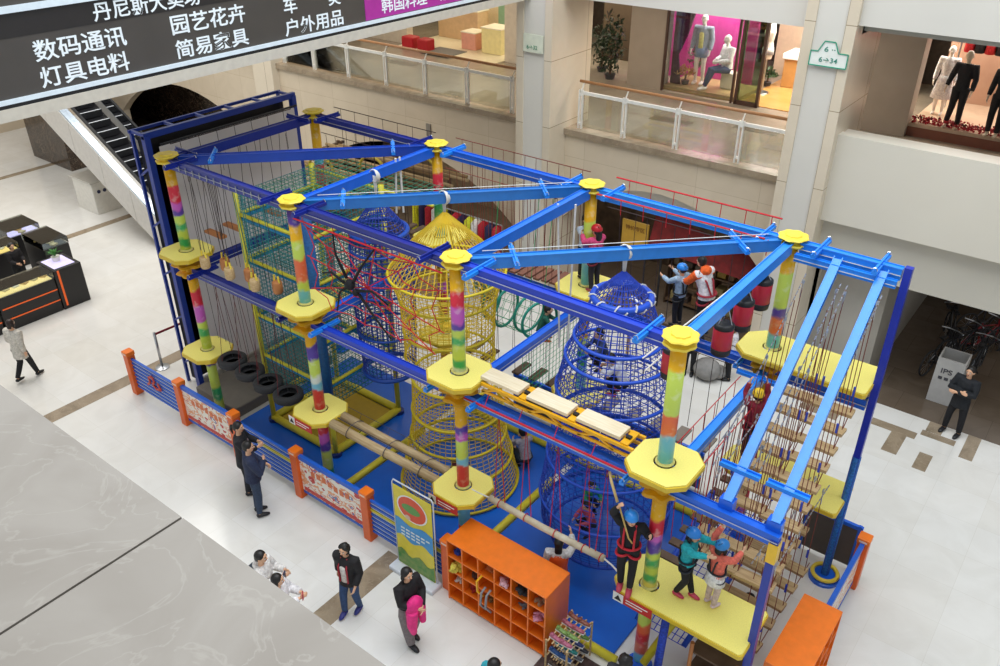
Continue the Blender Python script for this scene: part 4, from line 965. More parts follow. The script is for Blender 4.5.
cubby(CX0, CX1, -.75, -.13, 1.3, 6, 4, 'orange pigeonhole cubby full of shoes and bags at the front of the fence')
cubby(11.82, 12.38, .25, 1.72, 1.2, 4, 3, 'orange cabinet by itself at the lower right, outside the end bay', 'x')
cw = (CX1-CX0)/6; ch = 1.24/4
def cell(c, r): return CX0+cw*(c+.5), .055+ch*(3-r)
CLOTH = lambda h: mat(h, .8, var=.25, scale=25)
def lump(name, c, r, rx, ry, rz, h, label, cat, dz=0, seed=1, y=-.6):
    x, z = cell(c, r); q = random.Random(seed); m = MB()
    for k in range(9):
        a = q.uniform(0, 3.1); s_ = q.uniform(.35, .6); p = V((x+q.uniform(-.45, .45)*rx, y+q.uniform(-.5, .5)*ry, z+rz*q.uniform(.25, 1.3)))
        m.tube([p-V((math.cos(a)*rx, math.sin(a)*ry, q.uniform(-.3, .3)*rz))*.6, p, p+V((math.cos(a)*rx, math.sin(a)*ry, q.uniform(-.3, .3)*rz))*.6], [rz*s_*.5, rz*s_, rz*s_*.4], 7)
    one(m, name, CLOTH(h), label, cat, None, True)
lump('blue_bag', 0, 0, .1, .12, .08, '1f3f9e', 'blue cloth bag in the top left cubby cell', 'bag', seed=3)
lump('yellow_vest', 0, 1, .14, .16, .11, 'd8c850', 'yellow folded vest spilling from the second cell of the first cubby column', 'clothes', seed=4, y=-.68)
lump('white_bag', 0, 2, .09, .1, .08, 'ddd2c4', 'white round bag in the third cell of the first cubby column', 'bag', seed=5)
lump('dark_shoe_bundle', 1, 1, .07, .1, .07, '4a3028', 'brown shoe bundle in the second cubby column', 'shoes', seed=6)
lump('red_harness', 1, 2, .1, .1, .08, 'a02018', 'dark red harness bundle in the second cubby column', 'harness', seed=7)
lump('orange_clothes', 2, 0, .1, .1, .09, 'a8521c', 'orange clothes in the top cell of the third cubby column', 'clothes', seed=8)
lump('pink_jacket', 3, 0, .12, .12, .09, 'd8a8b0', 'pale pink jacket in the top cell of the fourth cubby column', 'clothes', seed=9, y=-.66)
lump('black_white_bag', 4, 0, .12, .13, .11, '1c1c20', 'black bag in the top cell of the fifth cubby column', 'bag', seed=10, y=-.66)
lump('grey_shoes', 4, 1, .1, .1, .06, '6a6a70', 'grey shoes in the second cell of the fifth cubby column', 'shoes', seed=11)
lump('brown_hat', 5, 0, .1, .12, .06, '9a7458', 'brown hat in the top cell of the last cubby column', 'hat', seed=12)
lump('pink_shoes', 5, 1, .12, .13, .06, 'd890a8', 'pink shoes in the second cell of the last cubby column', 'shoes', seed=13, y=-.66)
lump('brown_pouch', 2, 2, .08, .1, .07, '8a6a3a', 'brown pouch in the third cell of the third cubby column', 'pouch', seed=14)
x, z = cell(2, 1)
one(MB().tube([(x-.08, -.74, z+.3), (x-.12, -.83, z+.22), (x-.1, -.84, z+.02), (x-.02, -.8, z-.06)], .018, 6), 'yellow_strap', YPOST, 'yellow strap hanging out of the third cubby column', 'strap')
t = thing('grey_harness_straps', (x+.05, -.82, z-.3), 'pair of grey looped straps hanging down the third cubby column', 'strap')
for s in (0, .1): MB().tube([(x+s, -.76, z+.12), (x+s-.02, -.84, z+.05), (x+s-.04, -.85, z-.22), (x+s+.03, -.8, z-.32)], .02, 6).build('strap', mat('8f9094', .6), t, True)

# shoe rack
t = thing('shoe_rack', (9.28, -.62, 0), 'bamboo three-tier shoe rack with coloured shoes beside the orange cubby', 'shoe rack')
for x in (9.1, 9.46):
    for y in (-.95, -.28): MB().cyl((x, y, 0), (x, y, .74), .016, 8).build('leg', WOOD, t)
for z in (.12, .42, .72):
    for k in range(5): x = 9.12+k*.08; MB().bar((x, -.95, z), (x, -.28, z), .02, .012).build('slat', WOOD, t)
def shoe(x, y, z, h, rz, label, grp):
    m = MB().tube([(-.0, -.09, .03), (0, -.03, .035), (0, .05, .028), (0, .11, .022)], [.03, .035, .036, .024], 10, side=(1, 0, 0), ry=[.035, .03, .022, .018])
    m.tube([(0, -.06, .05), (0, -.055, .075)], [.026, .03], 10)
    o = m.build('shoe', mat(h, .5, var=.3, scale=30), None, True); o.location = (x, y, z); o.rotation_euler.z = rz; tag(o, label, 'shoe', grp)
    MB().box((0, .01, .004), (.066, .21, .012)).build('sole', WHITE, o)
    return o
cs = [['b06078', '7a9a50', 'a85868', '8a5040'], ['24508a', '24807c', '2a3a70', '6a9040'], ['5a4a40', '9a8a70', '6a6a70', '3a3a40']]
for r, z in enumerate((.735, .435, .135)):
    for k in range(4):
        for s in (0, 1):
            shoe(9.2+.17*s, -.86+k*.16, z, cs[r][k], -PI/2+(.08 if s else -.05), '%s shoe, %s tier of bamboo rack, %s pair from the front' % (['inner', 'outer'][s], ['top', 'middle', 'bottom'][r], ['first', 'second', 'third', 'fourth'][k]), 'shoes on the bamboo rack')

# roll-up banner
t = thing('rollup_banner', (6.3, -.76, 0), 'yellow and blue roll-up banner with a red oval picture before the fence', 'banner')
MB().bbox((5.82, -.9, 0), (6.8, -.63, .09), .02).build('white_base', mat('dfe3ea', .3), t)
bx0, bx1, by = 5.9, 6.72, -.72
MB().b2((bx0, by, .1), (bx1, by+.01, 1.82)).build('printed_sheet', mat('e6d23a', .4), t)
MB().add([(bx0+(bx1-bx0)*k/10, by-.004, .75+.05*math.sin(k*1.1)) for k in range(11)]+[(bx0+(bx1-bx0)*k/10, by-.004, 1.12+.04*math.sin(k*.9+1)) for k in range(11)], [(k, k+1, 12+k, 11+k) for k in range(10)]).build('blue_band', mat('3f98d8', .4), t)
MB().add([(bx0+(bx1-bx0)*k/10, by-.004, .11) for k in range(11)]+[(bx0+(bx1-bx0)*k/10, by-.004, .42+.06*math.sin(k*1.3)) for k in range(11)], [(k, k+1, 12+k, 11+k) for k in range(10)]).build('green_base_band', mat('3f8a3a', .5, h2='8a9a50', scale=10), t)
def disc(cx, cz, rx, rz, y, n=24): return MB().add([(cx+rx*math.cos(2*PI*k/n), y, cz+rz*math.sin(2*PI*k/n)) for k in range(n)], [tuple(range(n))])
disc(6.3, 1.47, .33, .27, by-.005).build('white_oval', SIGNW, t); disc(6.3, 1.47, .3, .245, by-.007).build('red_oval', mat('e0502c', .4), t)
disc(6.28, 1.47, .2, .09, by-.009).build('green_shape', mat('5a9a48', .4), t); disc(6.2, 1.27, .06, .05, by-.01).build('pale_shape', mat('d8b8a0', .4), t)
for r in range(3):
    m = MB()
    for k in range(6-r): m.b2((bx0+.12+k*.11, by-.008, .95-.07*r), (bx0+.2+k*.11, by-.005, .98-.07*r))
    m.build('lettering_row', mat('e8f0e8', .5), t)
MB().tube([(bx0-.03, by+.02, .09), (bx0-.03, by+.02, 1.84), (bx0, by+.02, 1.9), (bx1, by+.02, 1.9), (bx1+.03, by+.02, 1.84), (bx1+.03, by+.02, .09)], .013, 6).build('metal_frame', mat('d0d4dc', .3), t, True)
# queue rope at the far left
t = thing('queue_post', (-2.75, .35, 0), 'chrome queue post with dark red belt beside the far left fence', 'barrier')
MB().cyl((-2.75, .35, 0), (-2.75, .35, .95), .03, 12).build('pole', STEEL, t, True)
MB().lathe((-2.75, .35, 0), [(0, .16), (.02, .16), (.05, .04)], 20).build('foot', STEEL, t)
MB().bar((-2.75, .35, .9), (-2.6, 2.2, .92), .02, .05).build('belt', mat('8a1428', .6), t)
# white advertising stand by the standing man
t = thing('white_stand', (12.15, 10.2, 0), 'white hollow box stand with grey lettering behind the man in black', 'stand')
m = MB()
m.b2((11.7, 9.9, 0), (12.25, 9.93, 1.1)); m.b2((11.7, 10.4, 0), (12.25, 10.43, 1.1)); m.b2((11.7, 9.93, 0), (11.73, 10.4, 1.1)); m.b2((12.22, 9.93, 0), (12.25, 10.4, 1.1)); m.b2((11.73, 9.93, .3), (12.22, 10.4, .33))
m.build('box_body', mat('c2c0bc', .4), t)
text('IPS', 'lettering', mat('4a4a50', .5), t, (11.82, 9.895, .75), (1, 0, 0), (0, 0, 1), .22, .12)
m = MB()
for k in range(3): m.box((11.84+.12*k, 9.896, .63), (.08, .008, .07), 0)
m.build('small_marks', mat('4a4a50', .5), t)
# tangle of parked bicycles
def bike(x, y, rz, h, label):
    t = thing('bicycle', (x, y, 0), label, 'bicycle', 'parked bicycles in the dark corridor'); t['_o'] = [0, 0, 0]; t.rotation_euler = (0, .12, rz)
    Rx = Matrix.Rotation(PI/2, 3, 'X'); FM = mat(h, .3)
    for s in (-.5, .5):
        w_ = MB().ring((s, 0, .33), .31, .022, 28, 6, Rx).build('tyre', RUBBER, t, True)
        m = MB()
        for k in range(12): a = k*PI/6; m.tube([(s, 0, .33), (s+.3*math.cos(a), 0, .33+.3*math.sin(a))], .003, 3)
        m.build('spokes', STEEL, w_)
    m = MB().tube([(-.5, 0, .33), (-.12, 0, .78), (.35, 0, .82), (-.02, 0, .3), (-.5, 0, .33)], .018, 6).tube([(-.12, 0, .88), (-.02, 0, .3)], .018, 6).tube([(.5, 0, .33), (.33, 0, .95)], .02, 6); m.build('bike_frame', FM, t)
    MB().tube([(.2, -.25, 1.0), (.33, -.1, .98), (.33, .1, .98), (.2, .25, 1.0)], .014, 6).build('handlebar', STEEL, t)
    MB().tube([(-.24, 0, .9), (-.1, 0, .91), (.02, 0, .9)], [.06, .05, .02], 8, ry=[.02, .02, .015]).build('saddle', BLACK, t)
    m = MB().ring((-.02, 0, .3), .09, .01, 14, 4, Rx).tube([(-.02, -.1, .16), (-.02, .1, .44)], .012, 5); m.build('pedal_crank', DARK, t)
    m = MB().b2((.38, -.12, .78), (.62, .12, .8)).panel((.38, -.12, .8), (.62, -.12, .8), (.62, -.12, .98), (.38, -.12, .98), .06, .004).panel((.38, .12, .8), (.62, .12, .8), (.62, .12, .98), (.38, .12, .98), .06, .004); m.build('basket', DARK, t)
for k, (x, y, rz, h) in enumerate(((11.55, 11.2, 1.3, '1a1a1c'), (11.8, 11.9, 1.1, '26262a'), (12.1, 12.5, .9, '8a1c20'), (12.3, 11.4, 1.5, '1a1a1c'), (12.5, 12.9, .7, '26262a'), (11.5, 12.6, 1.9, '1a1a1c'), (12.0, 13.5, .9, '3a3a40'))):
    bike(x, y, rz, h, ['dark bicycle nearest the white stand', 'dark bicycle second from the front of the tangle', 'bicycle with a red frame in the parked tangle', 'black bicycle behind the man in black', 'dark bicycle at the right rear of the parked tangle', 'dark bicycle at the left rear against the wall', 'grey bicycle farthest back in the corridor'][k])

# ------------------------------------------------------------ shops of the upper gallery
GREY = mat('9c9081', .5, var=.05, scale=2); FRM = mat('4a342a', .4); PINK = mat('d23a9c', .6)
SH = 13.8; F = 4.46; TP = 7.6
def wallbox(a, b, m, n): return struct(MB().b2(a, b), n, m)
wallbox((1.44, SH, F), (2.54, SH+.4, TP), GREY, 'wall_shop_pier_1')
wallbox((7.95, SH-.2, F), (9.15, SH+.3, TP), GREY, 'wall_shop_pier_2')
wallbox((-3.0, SH, F), (-.9, SH+.3, TP), mat('c9bfae', .5), 'wall_shop_pier_3')
wallbox((-9.5, SH, F), (-7.2, SH+.3, TP), mat('c9bfae', .5), 'wall_shop_pier_4')
wallbox((1.2, 15.4, F), (4.5, 15.5, TP), PINK, 'wall_shop_pink')
wallbox((2.54, SH+.15, F), (4.8, 15.4, F+.12), mat('b59a6a', .4), 'floor_shop_window')
wallbox((4.6, SH+.3, F), (4.66, 14.3, TP), mat('6f7f68', .4), 'wall_shop_side')
wallbox((4.8, SH+.1, F), (8.2, 18, F+.02), mat('c89a5c', .25, h2='b88848', scale=2), 'floor_shop_wood')
wallbox((4.3, 17.5, F), (8.2, 17.6, TP), mat('c8b49a', .5), 'wall_shop_rear')
wallbox((-7.2, 16.6, F), (-3.0, 16.7, TP), mat('d9c9a8', .6), 'wall_shop_rear_2')
wallbox((-7.2, SH-.5, F), (-3.0, 16.6, F+.03), mat('e0d6b8', .3), 'floor_shop_pale')
wallbox((-.9, 16.2, F), (1.44, 16.3, TP), mat('5a4c3c', .6), 'wall_shop_rear_3')
wallbox((9.15, 16.4, F), (16, 16.5, TP), mat('c9a58c', .5, h2='b8927a', scale=1.5), 'wall_shop_rear_4')
wallbox((9.15, SH, F), (16, 16.4, F+.3), mat('c0a890', .4), 'floor_shop_window_2')
wallbox((9.15, SH-.02, F), (16, SH, F+.22), mat('7a4a3a', .4), 'trim_60')
wallbox((4.3, SH-.06, F), (16, SH-.04, F+.0), mat('7a4a3a', .4), 'trim_61') if False else None
t = thing('shop_door_frame', (5.08, SH, F), 'brown framed glass leaf beside the pink shop window', 'door')
for x in (4.78, 5.38): MB().b2((x-.04, SH-.05, F), (x+.04, SH+.05, TP)).build('upright', FRM, t)
MB().b2((4.78, SH-.05, F), (5.38, SH+.05, F+.1)).build('bottom_rail', FRM, t)
MB().b2((4.82, SH-.01, F+.1), (5.34, SH+.01, TP)).build('glass_pane', glass_mat('door_glass', 'b8c8b0', .1), t)
t = thing('shop_window', (3.6, SH, F), 'glazed front of the pink shop window with slim dark posts', 'window')
for x in (2.58, 4.66): MB().b2((x-.03, SH-.04, F), (x+.03, SH+.04, TP)).build('mullion', FRM, t)
MB().b2((2.6, SH-.006, F+.1), (4.64, SH+.006, TP)).build('glass_pane', GLASS, t)
m = MB()
pts = 22
for k in range(pts):
    a = k/pts; m.tube([(2.62+.85*a, 14.25-.03*(k % 2), TP), (2.62+.35*a, 14.25-.04*(k % 2), 5.9), (2.62+.12*a, 14.25, 5.4), (2.62+.25*a, 14.27, F+.13)], .045, 6)
one(m, 'dark_curtain', mat('4a1638', .7), 'dark plum draped curtain at the left of the pink shop window', 'curtain', None, True)
def bush(x, y, z, r, n, h, label, cat='plant', name='leafy_plant', rz=1):
    t = thing(name, (x, y, z), label, cat); q = random.Random(int(x*37+n)); m = MB()
    for i in range(n):
        d = V((q.gauss(0, 1), q.gauss(0, 1), q.gauss(0, 1))).normalized()*r*q.uniform(.4, 1); d.z = abs(d.z)*rz if rz < 1 else d.z*rz
        p = V((x, y, z+r*rz))+d; a = V((q.gauss(0, 1), q.gauss(0, 1), q.gauss(0, 1))).normalized()*r*.22; b = a.cross(V((q.random(), q.random(), 1))).normalized()*r*.1
        m.add([p-a, p+b, p+a, p-b], [(0, 1, 2, 3)])
    m.build('leaves', mat(h, .5, var=.4, scale=12), t); MB().cyl((x, y, z), (x, y, z+r*rz), r*.06+.01, 8).build('stem', OLDWOOD, t)
    MB().lathe((x, y, z), [(0, r*.3), (r*.35, r*.4)], 14).build('pot', mat('3a3a3c', .5), t); return t
bush(.75, 14.0, F, .42, 380, '24361f', 'tall dark green plant behind the gallery railing beside the tall column', rz=2.4)
bush(.1, 14.6, F, .4, 260, '2c3c24', 'second dark plant behind the tall column plant', rz=1.8)
bush(3.05, 14.9, F+.5, .3, 160, '3c5c34', 'green potted plant in the pink shop window', rz=1.1)
bush(3.0, 14.35, F+.13, .3, 120, 'b8884a', 'basket of orange and dark dried flowers in the pink shop window', 'flowers', 'dried_flowers', .9)
bush(4.75, 16.0, F+.02, .3, 120, '2c4a28', 'dark plant on the wood floor of the shop behind the railing', rz=.9)
t = thing('wood_counter', (5.3, 16.4, F), 'wooden counter with white top in the wood-floored gallery shop', 'counter')
MB().bbox((5.1, 16.1, F+.02), (6.9, 16.9, F+.8), .02).build('body', mat('b88a50', .4), t); MB().bbox((5.05, 16.05, F+.8), (6.95, 16.95, F+.95), .02).build('counter_top', WHITE, t)
m = MB(); q = random.Random(4)
for k in range(1500):
    x = q.uniform(9.2, 14.5); p = V((x, SH+.15+q.uniform(-.12, .12), F+.3+q.uniform(0, .16))); a = V((q.gauss(0, 1), q.gauss(0, 1), q.gauss(0, 1))).normalized()*.035; b = a.cross(V((q.random(), 1, .3))).normalized()*.03
    m.add([p-a, p+b, p+a, p-b], [(0, 1, 2, 3)]); m.mi[-1] = 0 if q.random() < .75 else 1
o = m.build('red_flowers', [mat('b02a38', .6), mat('5a1c22', .6)]); tag(base(o), 'dense strip of red flowers along the right shop window', 'flowers', None, 'stuff')
for k, (x, w_, h, lab) in enumerate(((-6.9, .5, 'b01c28', 'red box at the far left of the pale gallery shop'), (-6.2, .45, 'a81a26', 'second red box by the pale gallery shop front'))):
    one(MB().bbox((x, 13.2, F), (x+w_, 13.6, F+.4), .04), 'red_box', mat(h, .4), lab, 'box', 'red boxes by the gallery shop')
for k, (x, y, h, sz, lab) in enumerate(((-3.9, 14.6, 'e8dca0', (.8, .7, .8), 'cream display table beside the pink one in the pale gallery shop'), (-4.9, 14.6, 'e0a08c', (.6, .6, .55), 'pink display box in the pale gallery shop'), (-6.2, 15.6, 'd8b890', (1.8, .6, 1.0), 'long beige counter at the back of the pale gallery shop'), (-4.4, 16.0, '8ab090', (.9, .3, 1.7), 'green display cupboard in the pale gallery shop'))):
    t = thing('display_table', (x, y, F), lab, 'display')
    MB().bbox((x-sz[0]/2, y-sz[1]/2, F+.03), (x+sz[0]/2, y+sz[1]/2, F+sz[2]), .02).build('table_body', mat(h, .5), t)
    MB().bbox((x-sz[0]/2-.02, y-sz[1]/2-.02, F+sz[2]), (x+sz[0]/2+.02, y+sz[1]/2+.02, F+sz[2]+.04), .01).build('table_top', mat('f0e8d0', .4), t)
one(MB().bbox((-5.9, 13.0, F+.03), (-4.7, 14.0, F+.05), .005), 'grey_doormat', mat('6f6c68', .9), 'grey doormat before the pale gallery shop', 'mat')
for x in (.95,):
    one(MB().bbox((x-2.9, 13.2, F), (x-2.4, 13.6, F+.4), .04), 'red_box', mat('a81a26', .4), 'red box just left of the tall stone column', 'box', 'red boxes by the gallery shop')
# direction plate on the right column
t = thing('direction_plate', (8.62, 8.49, 7.0), 'green-outlined white direction plate with numbers on the right stone column', 'sign')
P_ = [(a*.82, b*.85) for a, b in [(-.42, 0), (.42, 0), (.42, .3), (.2, .3), (.1, .52), (-.14, .52), (-.26, .3), (-.42, .3)]]
cx, cz = 8.62, 7.0
MB().add([(cx+a, 8.49, cz+b) for a, b in P_]+[(cx+a, 8.46, cz+b) for a, b in P_], [tuple(range(8)), tuple(range(8, 16))[::-1]]+[(i, (i+1) % 8, 8+(i+1) % 8, 8+i) for i in range(8)]).build('plate', mat('e4e8e0', .4), t)
m = MB()
for i in range(8): a, b = P_[i], P_[(i+1) % 8]; m.bar((cx+a[0], 8.455, cz+a[1]), (cx+b[0], 8.455, cz+b[1]), .012, .02)
m.build('green_outline', mat('3f9a7c', .4), t)
for s, x, z, wd, ht in (('6→34', cx-.17, cz+.07, .34, .09), ('6 ··', cx-.1, cz+.26, .2, .09)): text(s, 'lettering', mat('3f8a78', .4), t, (x, 8.456, z), (1, 0, 0), (0, 0, 1), wd, ht, .002)
t = thing('direction_plate', (1.95, 8.49, 6.5), 'small green-lettered direction plate high on the left stone column', 'sign')
MB().b2((1.65, 8.46, 6.35), (2.2, 8.49, 6.75)).build('plate', mat('d8dcc8', .4), t)
text('6→32', 'lettering', mat('3f8a68', .4), t, (1.75, 8.456, 6.42), (1, 0, 0), (0, 0, 1), .3, .09, .002)
MB().b2((1.5, 8.2, 6.95), (2.3, 8.5, 7.5)).build('lamp_box', mat('c4c8c8', .4), t) if False else None
one(MB().b2((-2.2, 9.16, 3.4), (-2.05, 9.2, 3.75)), 'wall_plate', mat('8a8378', .5), 'small grey plate on the wall above the left arch', 'plate')

# ------------------------------------------------------------ stalls seen through the arches
t = thing('wooden_pergola', (-3.2, 7.4, 0), 'brown wooden pole canopy of a stall behind the box tower', 'canopy')
q = random.Random(3)
for k in range(16):
    y = 5.6+k*.2; z = 2.75+.1*math.sin(k*.7)
    MB().tube([(-5.2+q.uniform(-.3, .3), y, z), (-.3+q.uniform(-.3, .3), y+.15, z+q.uniform(-.05, .15))], .045, 7).build('pole', mat(['96784e', 'a48a62', '7a5f3e'][k % 3], .7), t, True)
for x in (-5.4, -1.0):
    for y in (5.5, 8.7): MB().cyl((x, y, 0), (x, y, 2.75), .06, 8).build('upright', OLDWOOD, t)
    MB().bar((x, 5.3, 2.66), (x, 8.9, 2.66), .08, .08).build('cross_pole', OLDWOOD, t)
for k in range(4):
    x = -4.8+k*1.15; MB().tube([(x+.5*math.cos(a), 5.7+k*.8, 2.8+.45*math.sin(a)) for a in [j*PI/12 for j in range(13)]], .04, 7).build('yellow_hoop', mat('b8a030', .5), t, True)
t = thing('clothes_rail', (-.6, 8.3, 0), 'rail of yellow, red and dark clothes inside the left arch', 'clothes rail')
MB().cyl((-2.2, 8.5, 1.75), (1.0, 8.5, 1.75), .02, 8).cyl((-2.2, 8.5, 0), (-2.2, 8.5, 1.75), .02, 8).cyl((1.0, 8.5, 0), (1.0, 8.5, 1.75), .02, 8).build('rail', STEEL, t)
cols = ['e8e020', '2a1c48', 'b01c28', 'd8d0c8', 'e8e020', '1c1c20', 'c82838', '2a1c48', 'e0e030', 'f0ece0', 'c01c30', '2a2a50', 'b02030']
for k, h in enumerate(cols):
    x = -2.05+k*.24; MB().tube([(x, 8.5, 1.72), (x, 8.5, 1.62), (x, 8.48, 1.3), (x, 8.47, .85)], [.03, .11, .12, .14], 8, side=(1, 0, 0), ry=[.04, .2, .18, .2]).build('garment', CLOTH(h), t, True)
t = thing('wooden_display', (-.9, 6.9, 0), 'low wooden goods display in front of the clothes rail', 'display')
for k in range(3): MB().bbox((-2.0+k*.75, 6.7, 0), (-1.3+k*.75, 7.3, .5+.25*(k % 2)), .02).build('crate', mat('9a8060', .6), t)
one(MB().bbox((.75, 6.6, 0), (1.15, 7.0, 1.25), .02), 'white_pedestal', mat('d0d4cc', .4), 'white pedestal between the stall and the plant', 'pedestal')
bush(1.2, 7.6, 0, .42, 180, '5f7a5c', 'pale green plant beside the tall stone column', rz=1.4)
bush(.2, 7.7, 1.25, .3, 200, 'b01828', 'red tasselled bunch on a pedestal beside the clothes rail', 'decoration', 'red_bunch', 1)
one(MB().bbox((.0, 7.5, 0), (.4, 7.9, 1.25), .02), 'dark_pedestal', mat('4a4440', .5), 'dark pedestal under the red tasselled bunch', 'pedestal')
t = thing('clothes_rail', (10.6, 15.7, F+.3), 'high rail of red and black clothes at the back of the right shop', 'clothes rail')
MB().cyl((9.5, 15.7, 6.95), (12.2, 15.7, 6.95), .02, 8).cyl((9.5, 15.7, F+.3), (9.5, 15.7, 6.95), .02, 8).cyl((12.2, 15.7, F+.3), (12.2, 15.7, 6.95), .02, 8).build('rail', STEEL, t)
for k, h in enumerate(['c02028', '1c1c20', 'c8282c', '1c1c20', 'a81c24', 'd83038', 'c02028', '2a1c20', 'c8282c', 'a81c24', 'd83038']):
    x = 9.7+k*.23; MB().tube([(x, 15.7, 6.93), (x, 15.7, 6.83), (x, 15.7, 6.5), (x, 15.7, 6.15)], [.03, .1, .11, .12], 8, side=(1, 0, 0), ry=[.04, .2, .18, .18]).build('garment', CLOTH(h), t, True)
# through the right arch: golden shop sign, red awning, racks
t = thing('arch_shop_sign', (4.6, 9.9, 0), 'yellow sign board with small red lettering inside the right arch', 'sign')
MB().b2((3.85, 9.85, 1.55), (4.6, 9.9, 2.25)).build('board', mat('c89a30', .5), t)
for x in (3.9, 4.55): MB().cyl((x, 9.92, 0), (x, 9.92, 2.25), .02, 8).build('leg', DARK, t)
text('特价专区', 'lettering', mat('8a5a18', .5), t, (3.95, 9.845, 2.0), (1, 0, 0), (0, 0, 1), .55, .13, .002)
t = thing('red_awning', (6.2, 10, 0), 'dark red cloth awning inside the right arch', 'awning')
m = MB().add([(4.7, 10.0, 2.55), (7.6, 10.0, 2.2), (7.6, 9.7, 1.6), (4.7, 9.7, 1.75)], [(0, 1, 2, 3)]); m.add([(4.7, 10.03, 2.55), (7.6, 10.03, 2.2), (7.6, 9.73, 1.6), (4.7, 9.73, 1.75)], [(3, 2, 1, 0)]); m.build('cloth', mat('7a1a18', .7, var=.3, scale=6), t)
MB().cyl((4.95, 10.02, 0), (4.95, 10.02, 2.5), .03, 8).cyl((7.5, 10.02, 0), (7.5, 10.02, 2.2), .03, 8).build('poles', DARK, t)
t = thing('goods_shelf', (5.5, 9.8, 0), 'cluttered brown goods shelf under the red awning', 'shelf')
for z in (.1, .6, 1.1, 1.6): MB().b2((5.0, 10.3, z), (7.6, 10.8, z+.04)).build('shelf_board', mat('6a5038', .6), t)
for x in (5.0, 6.3, 7.57): MB().b2((x, 10.3, 0), (x+.04, 10.8, 1.8)).build('upright', mat('5a4430', .6), t)
q = random.Random(9)
for r, z in enumerate((.14, .64, 1.14, 1.64)):
    for k in range(8):
        x = 5.15+k*.3; h = q.uniform(.15, .35)
        one(MB().bbox((x, 10.36, z), (x+q.uniform(.14, .24), 10.62, z+h), .02), 'goods_box', mat(q.choice(['7a5a3a', '9a8a5a', '4a3a30', 'a08030', '6a6050']), .6), 'brown or olive carton on the cluttered shelf under the red awning', 'box', 'cartons on the arch shop shelf')
t = thing('gold_table_lamp', (5.4, 7.2, 0), 'pale winged ornament stand behind the blue net cone', 'ornament')
MB().cyl((5.6, 7.4, 0), (5.6, 7.4, 1.5), .04, 8).build('stand', mat('b08a30', .4), t)
MB().tube([(5.1, 7.3, 1.35), (5.6, 7.4, 1.6), (6.1, 7.5, 1.35)], [.02, .07, .02], 8, ry=[.01, .03, .01]).build('wing', WHITE, t, True)

# ------------------------------------------------------------ people
def solid(mb, voxel, name, m, parent, extra=None):
    """one continuous skin over overlapping lofts"""
    me = bpy.data.meshes.new('tmp'); me.from_pydata(mb.v, [], mb.f); o = bpy.data.objects.new('tmp', me); col.objects.link(o)
    rm = o.modifiers.new('r', 'REMESH'); rm.mode = 'VOXEL'; rm.voxel_size = voxel; rm.use_smooth_shade = True
    sm = o.modifiers.new('s', 'SMOOTH'); sm.factor = .5; sm.iterations = 2
    dg = bpy.context.evaluated_depsgraph_get(); r = bpy.data.meshes.new_from_object(o.evaluated_get(dg)); bpy.data.objects.remove(o)
    o0 = V(parent['_o']); vs = [v.co-o0 for v in r.vertices]; fs = [tuple(p.vertices) for p in r.polygons]; mi = [0]*len(fs); bpy.data.meshes.remove(r)
    ms = [m]
    if extra:
        for k, (e, em) in enumerate(extra):
            n = len(vs); vs += e.v; fs += [tuple(i+n for i in f) for f in e.f]; mi += [k+1]*len(e.f); ms.append(em)
    me = bpy.data.meshes.new(name); me.from_pydata(vs, [], fs)
    for x in ms: me.materials.append(x)
    me.polygons.foreach_set('material_index', mi); me.polygons.foreach_set('use_smooth', [True]*len(fs)); me.update()
    o = bpy.data.objects.new(name, me); col.objects.link(o); o.parent = parent; o['_o'] = [0, 0, 0]; return o
BASE = dict(pel=(0, 0, .53), wai=(0, 0, .62), che=(0, .005, .73), nek=(0, 0, .825), hed=(0, .012, .925),
            shR=(.105, 0, .80), elR=(.135, -.01, .64), wrR=(.14, .05, .50), shL=(-.105, 0, .80), elL=(-.135, -.01, .64), wrL=(-.14, .05, .50),
            hpR=(.05, 0, .51), knR=(.055, .012, .285), anR=(.055, -.01, .05), hpL=(-.05, 0, .51), knL=(-.055, .012, .285), anL=(-.055, -.01, .05))
